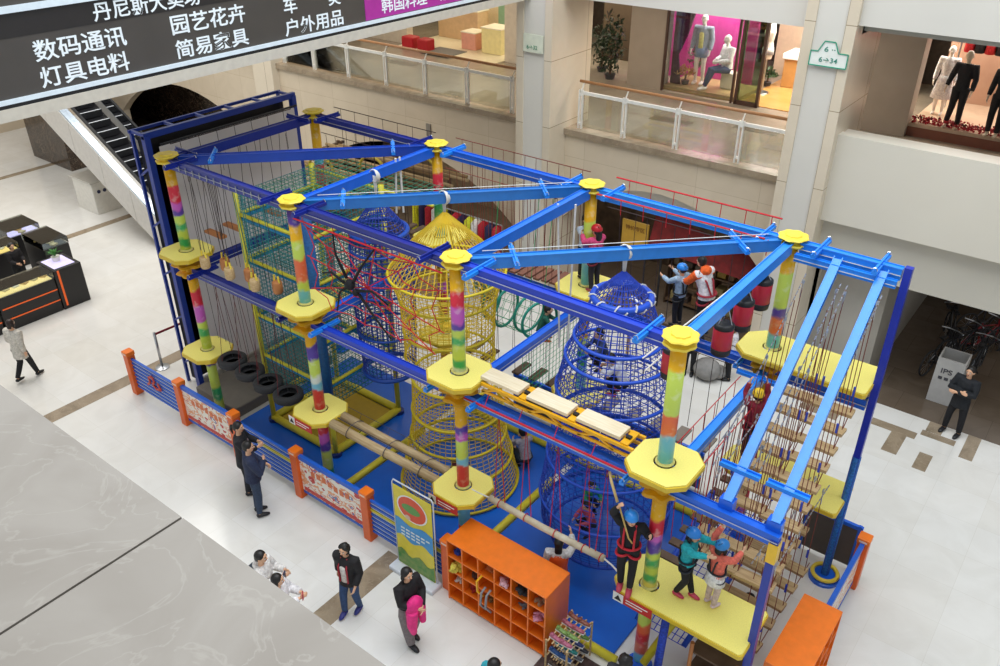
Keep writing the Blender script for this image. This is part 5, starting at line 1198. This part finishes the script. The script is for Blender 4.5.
def person(loc, rz, H, label, name='person', pose={}, top=None, bottom=None, shoes='1c1c20', hair='16120f', hairstyle='short', hs=1.0, helmet=None, harness=None,
           topfat=1.0, hem=.5, skirt=None, skin=SKIN, voxel=.012, lean=0, cat='person', look=0, nohead=False, sleeves=True, inner=None, footdir=0, hood=None, group=None, legw=1.0, shirt_short=False):
    t = thing(name, loc, label, cat, group); t['_o'] = [0, 0, 0]; t.rotation_euler.z = rz
    J = {k: V(v) for k, v in BASE.items()}
    for k, v in pose.items(): J[k] = V(v)
    if lean:
        for k in ('wai', 'che', 'nek', 'hed', 'shR', 'shL', 'elR', 'elL', 'wrR', 'wrL'):
            d = J[k]-J['pel']; c, s = math.cos(lean), math.sin(lean); J[k] = J['pel']+V((d.x, d.y*c+d.z*s, -d.y*s+d.z*c))
    P = {k: v*H for k, v in J.items()}
    h = lambda x: x*H
    Hd = P['hed']; Rl = Matrix.Rotation(look, 3, 'Z')
    b = MB()
    lo = P['pel']+(P['pel']-P['wai'])*.45
    b.tube([lo, P['pel'], P['wai'], P['che'], P['nek']-(P['nek']-P['che'])*.25, P['nek']], [h(.06), h(.082), h(.068), h(.082), h(.07), h(.03)], 16, side=(1, 0, 0), ry=[h(.05), h(.058), h(.048), h(.058), h(.045), h(.03)])
    b.tube([P['nek']-(P['nek']-P['che'])*.15, P['nek'], Hd-V((0, 0, h(.02)))], [h(.032), h(.03), h(.028)], 10)
    for s in 'RL':
        sh, el, wr = P['sh'+s], P['el'+s], P['wr'+s]
        b.tube([P['che'].lerp(sh, .7)+V((0, 0, h(.02))), sh, sh.lerp(el, .5), el, el.lerp(wr, .4), wr], [h(.034), h(.034), h(.029), h(.024), h(.023), h(.016)], 10)
        d = (wr-el).normalized(); sg = 1 if s == 'R' else -1
        inw = V((-sg, 0, 0)); inw = (inw-d*inw.dot(d)).normalized() if abs(inw.dot(d)) < .95 else V((0, 0, -1)); w_ = d.cross(inw).normalized()
        pc = wr+d*h(.026); b.tube([wr, pc, wr+d*h(.052)], [h(.014), h(.023), h(.02)], 10, side=w_, ry=[h(.012), h(.011), h(.009)])
        for f in range(4):
            off = w_*h(.0115)*(f-1.5); L = h([.034, .04, .037, .029][f]); r_ = h(.0058)
            p0 = wr+d*h(.048)+off; p1 = p0+d*L*.45+inw*L*.08; p2 = p1+d*L*.3+inw*L*.25; p3 = p2+d*L*.12+inw*L*.3
            b.tube([p0-d*h(.01), p0, p1, p2, p3], [r_, r_, r_, r_*.9, r_*.7], 6)
        q0 = wr+d*h(.014)+w_*h(.012)*1; q1 = q0+d*h(.018)+w_*h(.018)+inw*h(.006); q2 = q1+d*h(.018)+inw*h(.01)
        b.tube([wr+d*h(.01), q0, q1, q2], [h(.008), h(.009), h(.0075), h(.006)], 6)
        hp, kn, an = P['hp'+s], P['kn'+s], P['an'+s]
        b.tube([hp+V((0, 0, h(.02))), hp, hp.lerp(kn, .4), kn, kn.lerp(an, .35), an], [h(.05), h(.052), h(.045), h(.033), h(.033), h(.02)], 12)
        fd = Matrix.Rotation(footdir, 3, 'Z') @ V((0, 1, 0)); fl = V((0, 0, -h(.04)))
        b.tube([an-fd*h(.02)+fl*.7, an+fl*.5, an+fd*h(.05)+fl*.75, an+fd*h(.085)+fl*.85], [h(.016), h(.022), h(.022), h(.014)], 8)
    ex = []
    if not nohead:
        M_ = Rl; r0 = h(.047)*hs
        def hp_(x, y, z): return Hd+M_ @ V((x, y, z))*r0
        b.ell(Hd+V((0, 0, h(.008)*hs)), (r0*1.0, r0*1.18, r0*1.22), 16, 12, M_)
        b.ell(hp_(0, .28, -.75), (r0*.68, r0*.72, r0*.62), 12, 8, M_)
        b.tube([hp_(0, 1.08, .1), hp_(0, 1.32, -.28), hp_(0, 1.1, -.36)], [r0*.1, r0*.19, r0*.12], 6)
        for s in (-1, 1): b.ell(hp_(s*1.0, 0, -.1), (r0*.14, r0*.24, r0*.34), 8, 6, M_)
        e1 = MB(); e2 = MB(); e3 = MB()
        for s in (-1, 1):
            e1.ell(hp_(s*.4, 1.02, .02), (r0*.17, r0*.14, r0*.11), 8, 6, M_); e3.ell(hp_(s*.4, 1.1, .02), (r0*.08, r0*.09, r0*.09), 8, 6, M_)
            e3.tube([hp_(s*.62, .95, .28), hp_(s*.4, 1.1, .33), hp_(s*.18, 1.14, .27)], r0*.045, 4)
        e2.tube([hp_(-.28, .98, -.66), hp_(0, 1.1, -.66), hp_(.28, .98, -.66)], [r0*.05, r0*.09, r0*.05], 6)
        if name != 'mannequin': ex = [(e1, WHITE), (e2, mat('a8584c', .5)), (e3, mat('1a1412', .4))]
    body = solid(b, voxel*.75 if not nohead else voxel, 'body', skin, t, ex)
    if top:
        c = MB(); f = topfat; bot = V((0, 0, h(hem))); hemp = lo.lerp(lo, 0); hemp = V((P['pel'].x, P['pel'].y, h(hem)))
        axis = [P['pel'], P['wai'], P['che'], P['nek']-(P['nek']-P['che'])*.28, P['nek']+V((0, 0, h(.005)))]
        rx = [h(.088)*f, h(.082)*f, h(.095)*f, h(.088)*f, h(.042)]; ry = [h(.068)*f, h(.062)*f, h(.07)*f, h(.058)*f, h(.042)]
        if hem < J['pel'].z: axis = [hemp]+axis; rx = [h(.094)*f]+rx; ry = [h(.075)*f]+ry
        c.tube(axis, rx, 18, side=(1, 0, 0), ry=ry)
        for s in 'RL':
            sh, el, wr = P['sh'+s], P['el'+s], P['wr'+s]
            pts = [P['che'].lerp(sh, .6)+V((0, 0, h(.015))), sh, sh.lerp(el, .5), el, el.lerp(wr, .5), wr-(wr-el)*.08]; rr = [h(.046)*f, h(.046)*f, h(.04)*f, h(.036)*f, h(.033)*f, h(.027)*f]
            if shirt_short: pts = pts[:3]; rr = rr[:3]
            c.tube(pts, rr, 10)
        if hood: c.tube([P['nek']+V((0, -h(.035), 0)), P['nek']+V((0, -h(.055), -h(.03)))], [h(.05), h(.04)], 10)
        solid(c, voxel, 'jacket' if f > 1.05 else 'shirt', CLOTH(top), t)
        if inner: MB().tube([P['nek']+V((0, h(.03), -h(.01))), P['che']+V((0, h(.068)*f, 0)), P['wai']+V((0, h(.062)*f, 0)), P['pel']+V((0, h(.064)*f, 0))], [h(.02), h(.035), h(.035), h(.035)], 8, side=(1, 0, 0), ry=[h(.01)]*4).build('shirt_front', CLOTH(inner), t, True)
    if bottom:
        c = MB(); c.tube([P['pel']+V((0, 0, h(.035))), P['pel'], lo], [h(.08), h(.09), h(.07)], 16, side=(1, 0, 0), ry=[h(.06), h(.066), h(.06)])
        for s in 'RL':
            hp, kn, an = P['hp'+s], P['kn'+s], P['an'+s]
            c.tube([hp+V((0, 0, h(.02))), hp, hp.lerp(kn, .4), kn, kn.lerp(an, .5), an+V((0, 0, h(.01)))], [h(.055), h(.06), h(.052)*legw, h(.042)*legw, h(.038)*legw, h(.032)*legw], 12)
        solid(c, voxel, 'trousers', CLOTH(bottom), t)
    if skirt:
        hh, zb, fl_ = skirt; MB().tube([P['pel']+V((0, 0, h(.06))), P['pel'], V((P['pel'].x, P['pel'].y, h(zb)))], [h(.078), h(.1), h(fl_)], 20, side=(1, 0, 0), ry=[h(.06), h(.08), h(fl_)*.85]).build('skirt', CLOTH(hh), t, True)
    if shoes:
        fd = Matrix.Rotation(footdir, 3, 'Z') @ V((0, 1, 0))
        for s in 'RL':
            an = P['an'+s]; fl = V((0, 0, -h(.04)))
            MB().tube([an-fd*h(.034)+fl*.62, an-fd*h(.02)+fl*.55, an+fd*h(.02)+fl*.5, an+fd*h(.07)+fl*.75, an+fd*h(.105)+fl*.85], [h(.018), h(.028), h(.031), h(.029), h(.014)], 10, side=(1, 0, 0), ry=[h(.012), h(.024), h(.025), h(.017), h(.01)]).build('shoe', mat(shoes, .5), t, True)
    if not nohead and hairstyle != 'none':
        r0 = h(.047)*hs; c = MB()
        hp_ = lambda x, y, z: Hd+Rl @ V((x, y, z))*r0
        if not helmet: c.ell(hp_(0, -.14, .42), (r0*1.13, r0*1.2, r0*1.12), 14, 10, Rl)
        c.ell(hp_(0, -.45, -.05), (r0*1.05, r0*.9, r0*.95), 12, 8, Rl)
        if hairstyle == 'long': c.tube([hp_(0, -.6, .2), hp_(0, -.95, -.8), hp_(0, -.95, -2.2), hp_(0, -.85, -3.2)], [r0*.9, r0*.95, r0*.85, r0*.4], 10, side=(1, 0, 0), ry=[r0*.5, r0*.5, r0*.4, r0*.2])
        if hairstyle == 'bob':
            for s in (-1, 1): c.tube([hp_(s*.8, -.2, .5), hp_(s*1.08, -.1, -.4), hp_(s*1.0, -.1, -1.3)], [r0*.4, r0*.42, r0*.25], 8)
            c.tube([hp_(0, -.7, .2), hp_(0, -.95, -1.3)], [r0*.8, r0*.8], 10, side=(1, 0, 0), ry=[r0*.5, r0*.4])
        if hairstyle == 'pony': c.tube([hp_(0, -1.1, .3), hp_(0, -1.75, .2), hp_(0, -1.95, -.8), hp_(0, -1.7, -2.2)], [r0*.3, r0*.4, r0*.38, r0*.15], 8)
        if hairstyle == 'curly':
            q = random.Random(5)
            for k in range(40):
                d = V((q.gauss(0, 1), q.gauss(0, 1)-.3, q.gauss(0, 1)+.5)).normalized()
                if d.y > .55 and d.z < .5: continue
                c.ell(hp_(d.x*1.1, d.y*1.2, d.z*1.25+.1), (r0*.33,)*3, 8, 6)
        solid(c, voxel*.8, 'hair', mat(hair, .5, var=.3, scale=40), t)
    if helmet:
        r0 = h(.047)*hs; M_ = Rl; pr = MB()
        for k in range(1): pr.lathe((0, 0, 0), [(-.05, 1.32), (.0, 1.36), (.35, 1.33), (.7, 1.18), (1.0, .9), (1.2, .5), (1.27, .12)], 22)
        vs = [Hd+M_ @ V((v.x*r0*.93, v.y*r0*1.08-r0*.05, v.z*r0*1.05+r0*.22)) for v in pr.v]; pr.v = vs
        o = pr.build('helmet', mat(helmet, .3), t, True)
        m = MB()
        for s in (-1, 1):
            m.tube([Hd+M_ @ V((s*1.15, .2, .3))*r0, Hd+M_ @ V((s*1.0, .35, -.6))*r0, Hd+M_ @ V((0, .55, -1.42))*r0], r0*.06, 5)
            for j in (-.4, 0, .4): m.tube([Hd+M_ @ V((s*.35+j*.2, -.9+j*1.3, 1.28-abs(j)*.2))*r0, Hd+M_ @ V((s*.45+j*.2, -.5+j*1.3, 1.36-abs(j)*.2))*r0], r0*.07, 5)
        m.build('helmet_strap', BLACK, o)
    if harness:
        m = MB()
        def loop(c, rx, ry, tilt=0):
            R2 = Matrix.Rotation(tilt, 3, 'Y'); m.tube([c+R2 @ V((rx*math.cos(a), ry*math.sin(a), 0)) for a in [k*PI/10 for k in range(20)]], h(.013), 5, closed=True)
        f = topfat
        loop(P['pel']+V((0, 0, h(.03))), h(.096)*f, h(.078)*f)
        for s, q in (('R', 1), ('L', -1)):
            loop(P['hp'+s].lerp(P['kn'+s], .25), h(.064), h(.066), q*.3)
            x = q*h(.05); m.tube([P['pel']+V((x, h(.075)*f, h(.03))), P['che']+V((x, h(.076)*f, 0)), P['nek']+V((x, h(.03), -h(.002))), P['che']+V((x, -h(.078)*f, 0)), P['pel']+V((x*.4, -h(.076)*f, h(.03)))], h(.011), 5)
        m.build('harness', mat(harness, .6), t)
    return t, P
def at(P, loc, rz, k): return V(loc)+Matrix.Rotation(rz, 3, 'Z') @ P[k]
def R_deg(a): return math.radians(a)
WALK = dict(knR=(.055, .07, .29), anR=(.05, .13, .055), knL=(-.055, .0, .285), anL=(-.05, -.13, .075), elR=(.14, -.05, .65), wrR=(.15, -.04, .52), elL=(-.14, .0, .64), wrL=(-.14, .1, .54))
# on the floor
t, P = person((-4.75, -1.8, 0), R_deg(20), 1.58, 'walking woman with grey-beige coat and black bag near the kiosk, far left', pose=WALK, top='cfc8bc', topfat=1.2, hem=.38, bottom='16161a', hair='2a1a14', hairstyle='bob', shoes='141416')
MB().tube([P['che']+V((-.16, .06, -.25)), P['che']+V((-.2, .06, -.42)), P['che']+V((-.18, .06, -.58))], [.08, .11, .08], 10, side=(0, 1, 0), ry=[.05, .06, .05]).build('shoulder_bag', BLACK, t, True)
person((-9.14, .28, 0), R_deg(-80), 1.42, 'shopkeeper in black standing inside the kiosk', top='1a1618', topfat=1.12, bottom='1a1a1c', hairstyle='curly', pose=dict(elR=(.12, .05, .66), wrR=(.08, .17, .63), elL=(-.12, .05, .66), wrL=(-.06, .17, .63)))
person((2.38, -1.12, 0), R_deg(-40), 1.66, 'dark-haired woman with ponytail and black coat leaning at the blue fence', top='1c1c22', topfat=1.16, hem=.42, bottom='1c1c24', hairstyle='pony', pose=dict(elR=(.13, .07, .68), wrR=(.07, .18, .68), elL=(-.13, .07, .68), wrL=(-.02, .19, .69)), look=-.4, inner='8a7a80')
person((3.0, -1.38, 0), R_deg(-25), 1.68, 'person in navy jacket and blue jeans with folded arms before the fence', top='232c48', topfat=1.2, hem=.5, bottom='2c3c54', hairstyle='short', pose=dict(elR=(.15, .06, .66), wrR=(-.02, .14, .68), elL=(-.15, .06, .66), wrL=(.03, .16, .66)), look=-.3)
t, P = person((6.01, -1.91, 0), R_deg(195), 1.52, 'curly-haired person in black and red jacket walking in blue jeans', pose=dict(WALK, anR=(.06, .06, .06), knR=(.06, .05, .29), anL=(-.05, -.06, .06)), top='1c1a1c', topfat=1.22, hem=.46, bottom='2f4870', hairstyle='curly', shoes='2a2f7a', inner='d8d0c8')
m = MB()
for s in (-1, 1): m.tube([P['nek']+V((s*.05, .05, 0)), P['che']+V((s*.075, .125, 0)), P['pel']+V((s*.07, .125, 0))], .014, 5)
m.build('red_lining', mat('a82030', .6), t)
t, P = person((7.14, -1.75, 0), R_deg(-95), 1.6, 'woman in black with long hair carrying a bright pink jacket', top='1a1618', topfat=1.15, hem=.45, bottom='7a7070', legw=1.35, hairstyle='bob', pose=dict(elR=(.13, .05, .66), wrR=(.04, .17, .62), elL=(-.13, .05, .66), wrL=(-.02, .17, .6), anR=(.05, .05, .05), anL=(-.05, -.05, .05)))
o = (lambda m: solid(m, .014, 'carried_jacket', mat('e82a80', .7, var=.15, scale=14), t))(MB().ell(P['pel']+V((.05, .2, .16)), (.15, .1, .16)).tube([P['pel']+V((.12, .22, .1)), P['pel']+V((.14, .22, -.2)), P['pel']+V((.1, .2, -.4))], [.1, .08, .05], 8).tube([P['pel']+V((-.05, .2, .1)), P['pel']+V((-.06, .24, -.25))], [.09, .05], 8))
t, P = person((5.2, -2.86, 0), R_deg(-60), 1.62, 'person in white hooded top beside the white coat woman, holding a phone', top='dcd8d4', topfat=1.2, hem=.42, bottom='cfcac6', hairstyle='short', hood=True, pose=dict(elR=(.12, .08, .7), wrR=(.05, .2, .74), elL=(-.13, .06, .68), wrL=(-.06, .2, .72)))
MB().box(P['wrR']+V((0, .06, .05)), (.075, .012, .14)).build('phone', mat('2a3a5a', .3), t)
solid(MB().tube([P['che']+V((.0, -.12, .1)), P['wai']+V((0, -.14, 0))], [.1, .1], 8), .014, 'dark_backpack', mat('26303c', .6), t)
t, P = person((5.72, -2.98, 0), R_deg(-50), 1.58, 'dark long-haired woman in white coat with brown bag at the ledge', top='e0dcdc', topfat=1.25, hem=.36, bottom='2a2a30', hairstyle='bob', pose=dict(elR=(.12, .08, .7), wrR=(.05, .2, .73), elL=(-.12, .08, .69), wrL=(-.03, .2, .72)))
MB().box(P['wrR']+V((0, .05, .05)), (.07, .012, .13)).build('phone', mat('b83a48', .3), t)
MB().bbox(P['pel']+V((.14, -.02, -.08)), P['pel']+V((.22, .22, .14)), .02).build('brown_bag', mat('7a3f22', .5), t)
person((9.13, -2.22, 0), R_deg(-20), 1.62, 'black-haired person with cyan collar seen at the bottom edge, left one', top='2a9aa8', topfat=1.15, hem=.5, bottom='1c1c24', hairstyle='short')
person((10.45, -1.12, 0), R_deg(10), 1.6, 'dark-haired person at the bottom edge below the long front platform', top='2a2a30', topfat=1.15, bottom='1c1c24', hairstyle='curly')
person((12.43, 8.93, 0), R_deg(165), 1.66, 'man in black standing with folded arms at the right', top='1a1d22', topfat=1.2, hem=.42, bottom='15151a', hairstyle='short', pose=dict(elR=(.14, .06, .66), wrR=(-.02, .14, .69), elL=(-.14, .06, .66), wrL=(.03, .15, .67), anR=(.09, 0, .05), knR=(.08, .01, .285), anL=(-.09, 0, .05), knL=(-.08, .01, .285)))
t, P = person((8.52, .18, .045), R_deg(30), 1.45, 'black-haired person in orange vest standing on the mat behind the cubby', top='d8d4d0', topfat=1.12, bottom='2a2a30', hairstyle='long', pose=dict(elR=(.15, .05, .86), wrR=(.12, .14, .96)))
o = MB().tube([P['pel'], P['wai'], P['che'], P['nek']-V((0, 0, .03))], [.16, .15, .165, .12], 16, side=(1, 0, 0), ry=[.12, .11, .125, .09]).build('orange_vest', mat('ea5a1c', .5), t, True)
CROUCH = dict(pel=(0, -.05, .2), wai=(0, -.02, .3), che=(0, .03, .4), nek=(0, .05, .49), hed=(0, .08, .59), shR=(.1, .04, .47), shL=(-.1, .04, .47), elR=(.13, .13, .37), wrR=(.08, .24, .36), elL=(-.13, .13, .37), wrL=(-.08, .24, .36),
              hpR=(.06, -.04, .19), knR=(.09, .17, .27), anR=(.07, .05, .05), hpL=(-.06, -.04, .19), knL=(-.09, .17, .27), anL=(-.07, .05, .05))
person((6.1, 2.6, .045), R_deg(60), 1.35, 'child in grey shirt crouching on the blue mat beside the yellow net cone', top='9a96a0', bottom='23303c', hairstyle='short', hs=1.2, pose=CROUCH)
person((7.9, 7.95, 0), R_deg(120), 1.5, 'person in pale coat and black boots behind the frame, near the right arch', top='d8d4d8', topfat=1.2, hem=.36, bottom='15151a', hairstyle='bob', shoes='101012')
person((7.1, 7.6, 0), R_deg(200), 1.5, 'person in black with grey bag behind the frame under the red bags', top='1c1c22', topfat=1.15, bottom='15151a', hairstyle='bob')
one(MB().ell((7.5, 7.7, .25), (.32, .3, .25)).ell((7.7, 7.9, .15), (.2, .2, .15)), 'grey_sack', mat('8f8c88', .8, var=.2, scale=6), 'grey slumped sack on the floor behind the right-hand posts', 'bag', None, True)
# on the long front platform
loc = (9.9, -.24, ZL); rz = R_deg(200)
t, P = person(loc, rz, 1.45, 'older child in black with red harness and blue helmet holding the post', top='16161a', topfat=1.08, bottom='121216', helmet='2a8ae0', harness='c82030', hs=1.12, hairstyle='short', shoes='b83a50', look=.5,
              pose=dict(shR=(.105, 0, .82), elR=(.17, .03, .93), wrR=(.12, .08, 1.05), elL=(-.17, .02, .72), wrL=(-.19, .1, .8), hed=(-.0, .05, .92), anR=(.045, .0, .045), anL=(-.05, .05, .045)))
MB().tube([P['wai']+V((-.05, .12, .05)), P['che']+V((0, .15, .0)), P['wrR']+V((0, 0, .05))], .012, 5).build('lanyard', mat('c8a860', .7), t)
loc = (10.6, .12, ZL)
t, P = person(loc, R_deg(-95), 1.24, 'child in teal top with blue helmet gripping the ropes, back turned', top='22a8b0', topfat=1.15, bottom='18181c', helmet='2a86dc', harness='20242c', hs=1.25, hairstyle='bob', shoes='c8405a',
              pose=dict(elR=(.14, .12, .8), wrR=(.1, .27, .84), elL=(-.14, .12, .8), wrL=(-.12, .28, .86), knR=(.06, .04, .285), anR=(.05, -.06, .045), anL=(-.05, .08, .045), hed=(0, .02, .91)))
loc = (10.98, .2, ZL)
t, P = person(loc, R_deg(-25), 1.17, 'child in coral top and white skirt with blue helmet, one arm raised', top='e8705c', topfat=1.15, bottom='cfb8b0', helmet='2f86cc', harness='20242c', hs=1.27, hairstyle='bob', shoes='e0c8c8', skirt=('e8e4e4', .38, .13),
              pose=dict(elL=(-.14, .03, .95), wrL=(-.1, .08, 1.1), elR=(.14, .1, .78), wrR=(.1, .24, .82), hed=(0, .02, .91)))
# back platforms
person((7.0, 3.3, ZU), R_deg(75), 1.22, 'child in pink jacket and red helmet at the third back post', top='d84a78', topfat=1.2, bottom='26242a', helmet='c8202a', harness='7a1c28', hs=1.25, hairstyle='long', shoes='a04a50', pose=dict(elR=(.13, .1, .75), wrR=(.06, .24, .8), elL=(-.13, .1, .75), wrL=(-.05, .24, .8)))
person((6.58, 3.62, ZU), R_deg(-110), 1.2, 'child in pale blue top behind the third back post', top='c8d4e4', topfat=1.15, bottom='20242c', hs=1.25, hairstyle='short', pose=dict(elR=(.13, .1, .75), wrR=(.06, .24, .78)))
person((8.6, D-.15, ZU-.1), R_deg(75), 1.1, 'child in grey-blue top and blue helmet on the high rope bridge', top='9ab0c4', bottom='16161c', topfat=1.1, helmet='2a86dc', harness='16161c', hs=1.25, hairstyle='short', pose=dict(elR=(.13, .12, .72), wrR=(.1, .26, .8), elL=(-.13, .12, .72), wrL=(-.1, .27, .74)))
t, P = person((9.05, D-.15, ZU-.12), R_deg(70), 1.36, 'person in orange and white jacket steadying the helmeted child', top='dedada', topfat=1.2, bottom='18181c', hairstyle='short', inner='e0dcdc', harness='a02030', lean=.35, pose=dict(elR=(.14, .12, .72), wrR=(.1, .3, .72), elL=(-.13, .14, .72), wrL=(-.08, .32, .7)))
c = MB()
for s in 'RL': c.tube([P['che'].lerp(P['sh'+s], .5)+V((0, 0, .02)), P['sh'+s], P['el'+s], P['wr'+s]], [.08, .078, .06, .045], 10)
c.ell(P['nek']+V((0, -.05, .02)), (.1, .09, .08))
solid(c, .012, 'orange_sleeves', CLOTH('ec6020'), t)
# inside the nets
LIE = dict(CROUCH)
person((8.6, 1.55, 3.44), R_deg(100), 1.15, 'child in black and white lying inside the blue net cone', top='e0e0e4', bottom='14141a', hs=1.25, shoes='c83a48', pose=dict(CROUCH, hed=(0, .16, .52), nek=(0, .1, .45)))
person((8.0, 2.0, 3.46), R_deg(150), 1.1, 'child in dark top crouching higher inside the blue net cone', top='3a4a70', bottom='15151a', hs=1.25, pose=CROUCH)
person((8.3, 1.45, .5), R_deg(160), 1.1, 'child in coral pink crouching at the bottom of the blue net cone', top='c8586a', bottom='2a2a34', hs=1.25, pose=CROUCH)
person((8.0, 1.9, .5), R_deg(-120), 1.1, 'child in green crouching at the bottom left of the blue net cone', top='2f9a6a', bottom='1f2430', hs=1.25, pose=CROUCH)
person((5.3, 1.5, .1), R_deg(-100), 1.1, 'child in dark red crouching inside the bottom of the yellow net cone', top='5a2028', bottom='1a1a20', hs=1.25, pose=CROUCH)
person((6.35, 2.75, 3.0), R_deg(-60), 1.05, 'child in dark green at the end of the green net tunnel', top='1c5a4a', bottom='14202a', hs=1.25, shoes='d86a28', pose=CROUCH)
person((10.42, 2.35, ZL+.9), R_deg(30), 1.2, 'child in dark red climbing between the ropes beside the right back post', top='8a1c30', topfat=1.1, bottom='2a1c28', hs=1.25, helmet='e8c020', harness='8a1c30', pose=dict(elR=(.13, .1, .9), wrR=(.1, .12, 1.05), elL=(-.13, .1, .9), wrL=(-.1, .12, 1.03)))
person((11.2, 1.2, .0), R_deg(-60), 1.2, 'child in red shirt climbing low in the right end ropes', top='b82838', topfat=1.1, bottom='1f2a4a', hs=1.25, pose=dict(elR=(.13, .1, .9), wrR=(.1, .12, 1.05)))
# shop mannequins
MW = mat('e8e2da', .35); BC = 4.46
person((10.05, 13.95, 4.76), R_deg(175), 1.78, 'headed mannequin in black top and leggings in the right shop window', name='mannequin', cat='mannequin', skin=mat('d8c8b0', .4), top='1e1e22', bottom='1a1a1e', hairstyle='none', shoes=None, pose=dict(elR=(.15, .0, .65), wrR=(.17, .05, .53), anR=(.08, .0, .05), anL=(-.06, 0, .05)))
person((10.92, 13.8, 4.76), R_deg(170), 1.78, 'second black-clad mannequin at the right picture edge', name='mannequin', cat='mannequin', skin=mat('d8c8b0', .4), top='1e1e22', bottom='1a1a1e', hairstyle='none', shoes=None)
person((9.5, 14.9, 4.76), R_deg(180), 1.65, 'pale dressed mannequin behind the black mannequin in the right shop', name='mannequin', cat='mannequin', skin=MW, top='e8ecf4', hairstyle='none', shoes=None, skirt=('e4e8f4', .25, .15))
person((3.28, 14.6, 4.58), R_deg(185), 1.9, 'standing mannequin in denim jacket and shorts in the pink shop window', name='mannequin', cat='mannequin', skin=MW, top='8a94a4', topfat=1.12, hem=.42, inner='d8d080', hairstyle='none', shoes='e8e4e0', skirt=('7a90b8', .4, .1))
SIT = dict(pel=(0, 0, .3), wai=(0, .0, .4), che=(0, .02, .5), nek=(0, .02, .6), hed=(0, .04, .7), shR=(.1, 0, .58), shL=(-.1, 0, .58), elR=(.13, .04, .43), wrR=(.05, .17, .4), elL=(-.13, .04, .43), wrL=(-.04, .17, .4), hpR=(.05, 0, .29), knR=(.06, .23, .28), anR=(.06, .28, .05), hpL=(-.05, 0, .29), knL=(-.05, .23, .29), anL=(-.02, .33, .06))
person((4.1, 14.55, 4.58), R_deg(140), 1.9, 'seated mannequin in white blouse and jeans in the pink shop window', name='mannequin', cat='mannequin', skin=MW, top='e8e8ec', topfat=1.15, bottom='35466a', hairstyle='none', shoes='f0ece8', pose=SIT)
one(MB().bbox((3.95, 14.55, 4.58), (4.35, 14.95, 5.02), .03), 'white_stool', mat('d8d4c0', .5), 'pale stool under the seated mannequin', 'stool')
t = thing('torso_form', (4.93, 15.2, 4.48), 'white torso form in pale grey underwear beside the shop door frame', 'mannequin')
solid(MB().tube([(4.93, 15.2, 5.4), (4.93, 15.2, 5.62), (4.93, 15.2, 5.85), (4.93, 15.18, 6.1), (4.93, 15.2, 6.3), (4.93, 15.2, 6.42)], [.12, .165, .11, .155, .12, .05], 16, side=(1, 0, 0), ry=[.1, .12, .09, .12, .08, .05]), .014, 'torso', MW, t)
MB().tube([(4.93, 15.2, 5.52), (4.93, 15.2, 5.7)], [.172, .15], 16, side=(1, 0, 0), ry=[.128, .11]).build('underwear', mat('a8acb8', .6), t, True)
MB().cyl((4.93, 15.2, 4.5), (4.93, 15.2, 5.45), .025).lathe((4.93, 15.2, 4.48), [(0, .2), (.03, .18)], 18).build('stand', STEEL, t)
for o in list(bpy.data.objects):
    if '_o' in o: del o['_o']
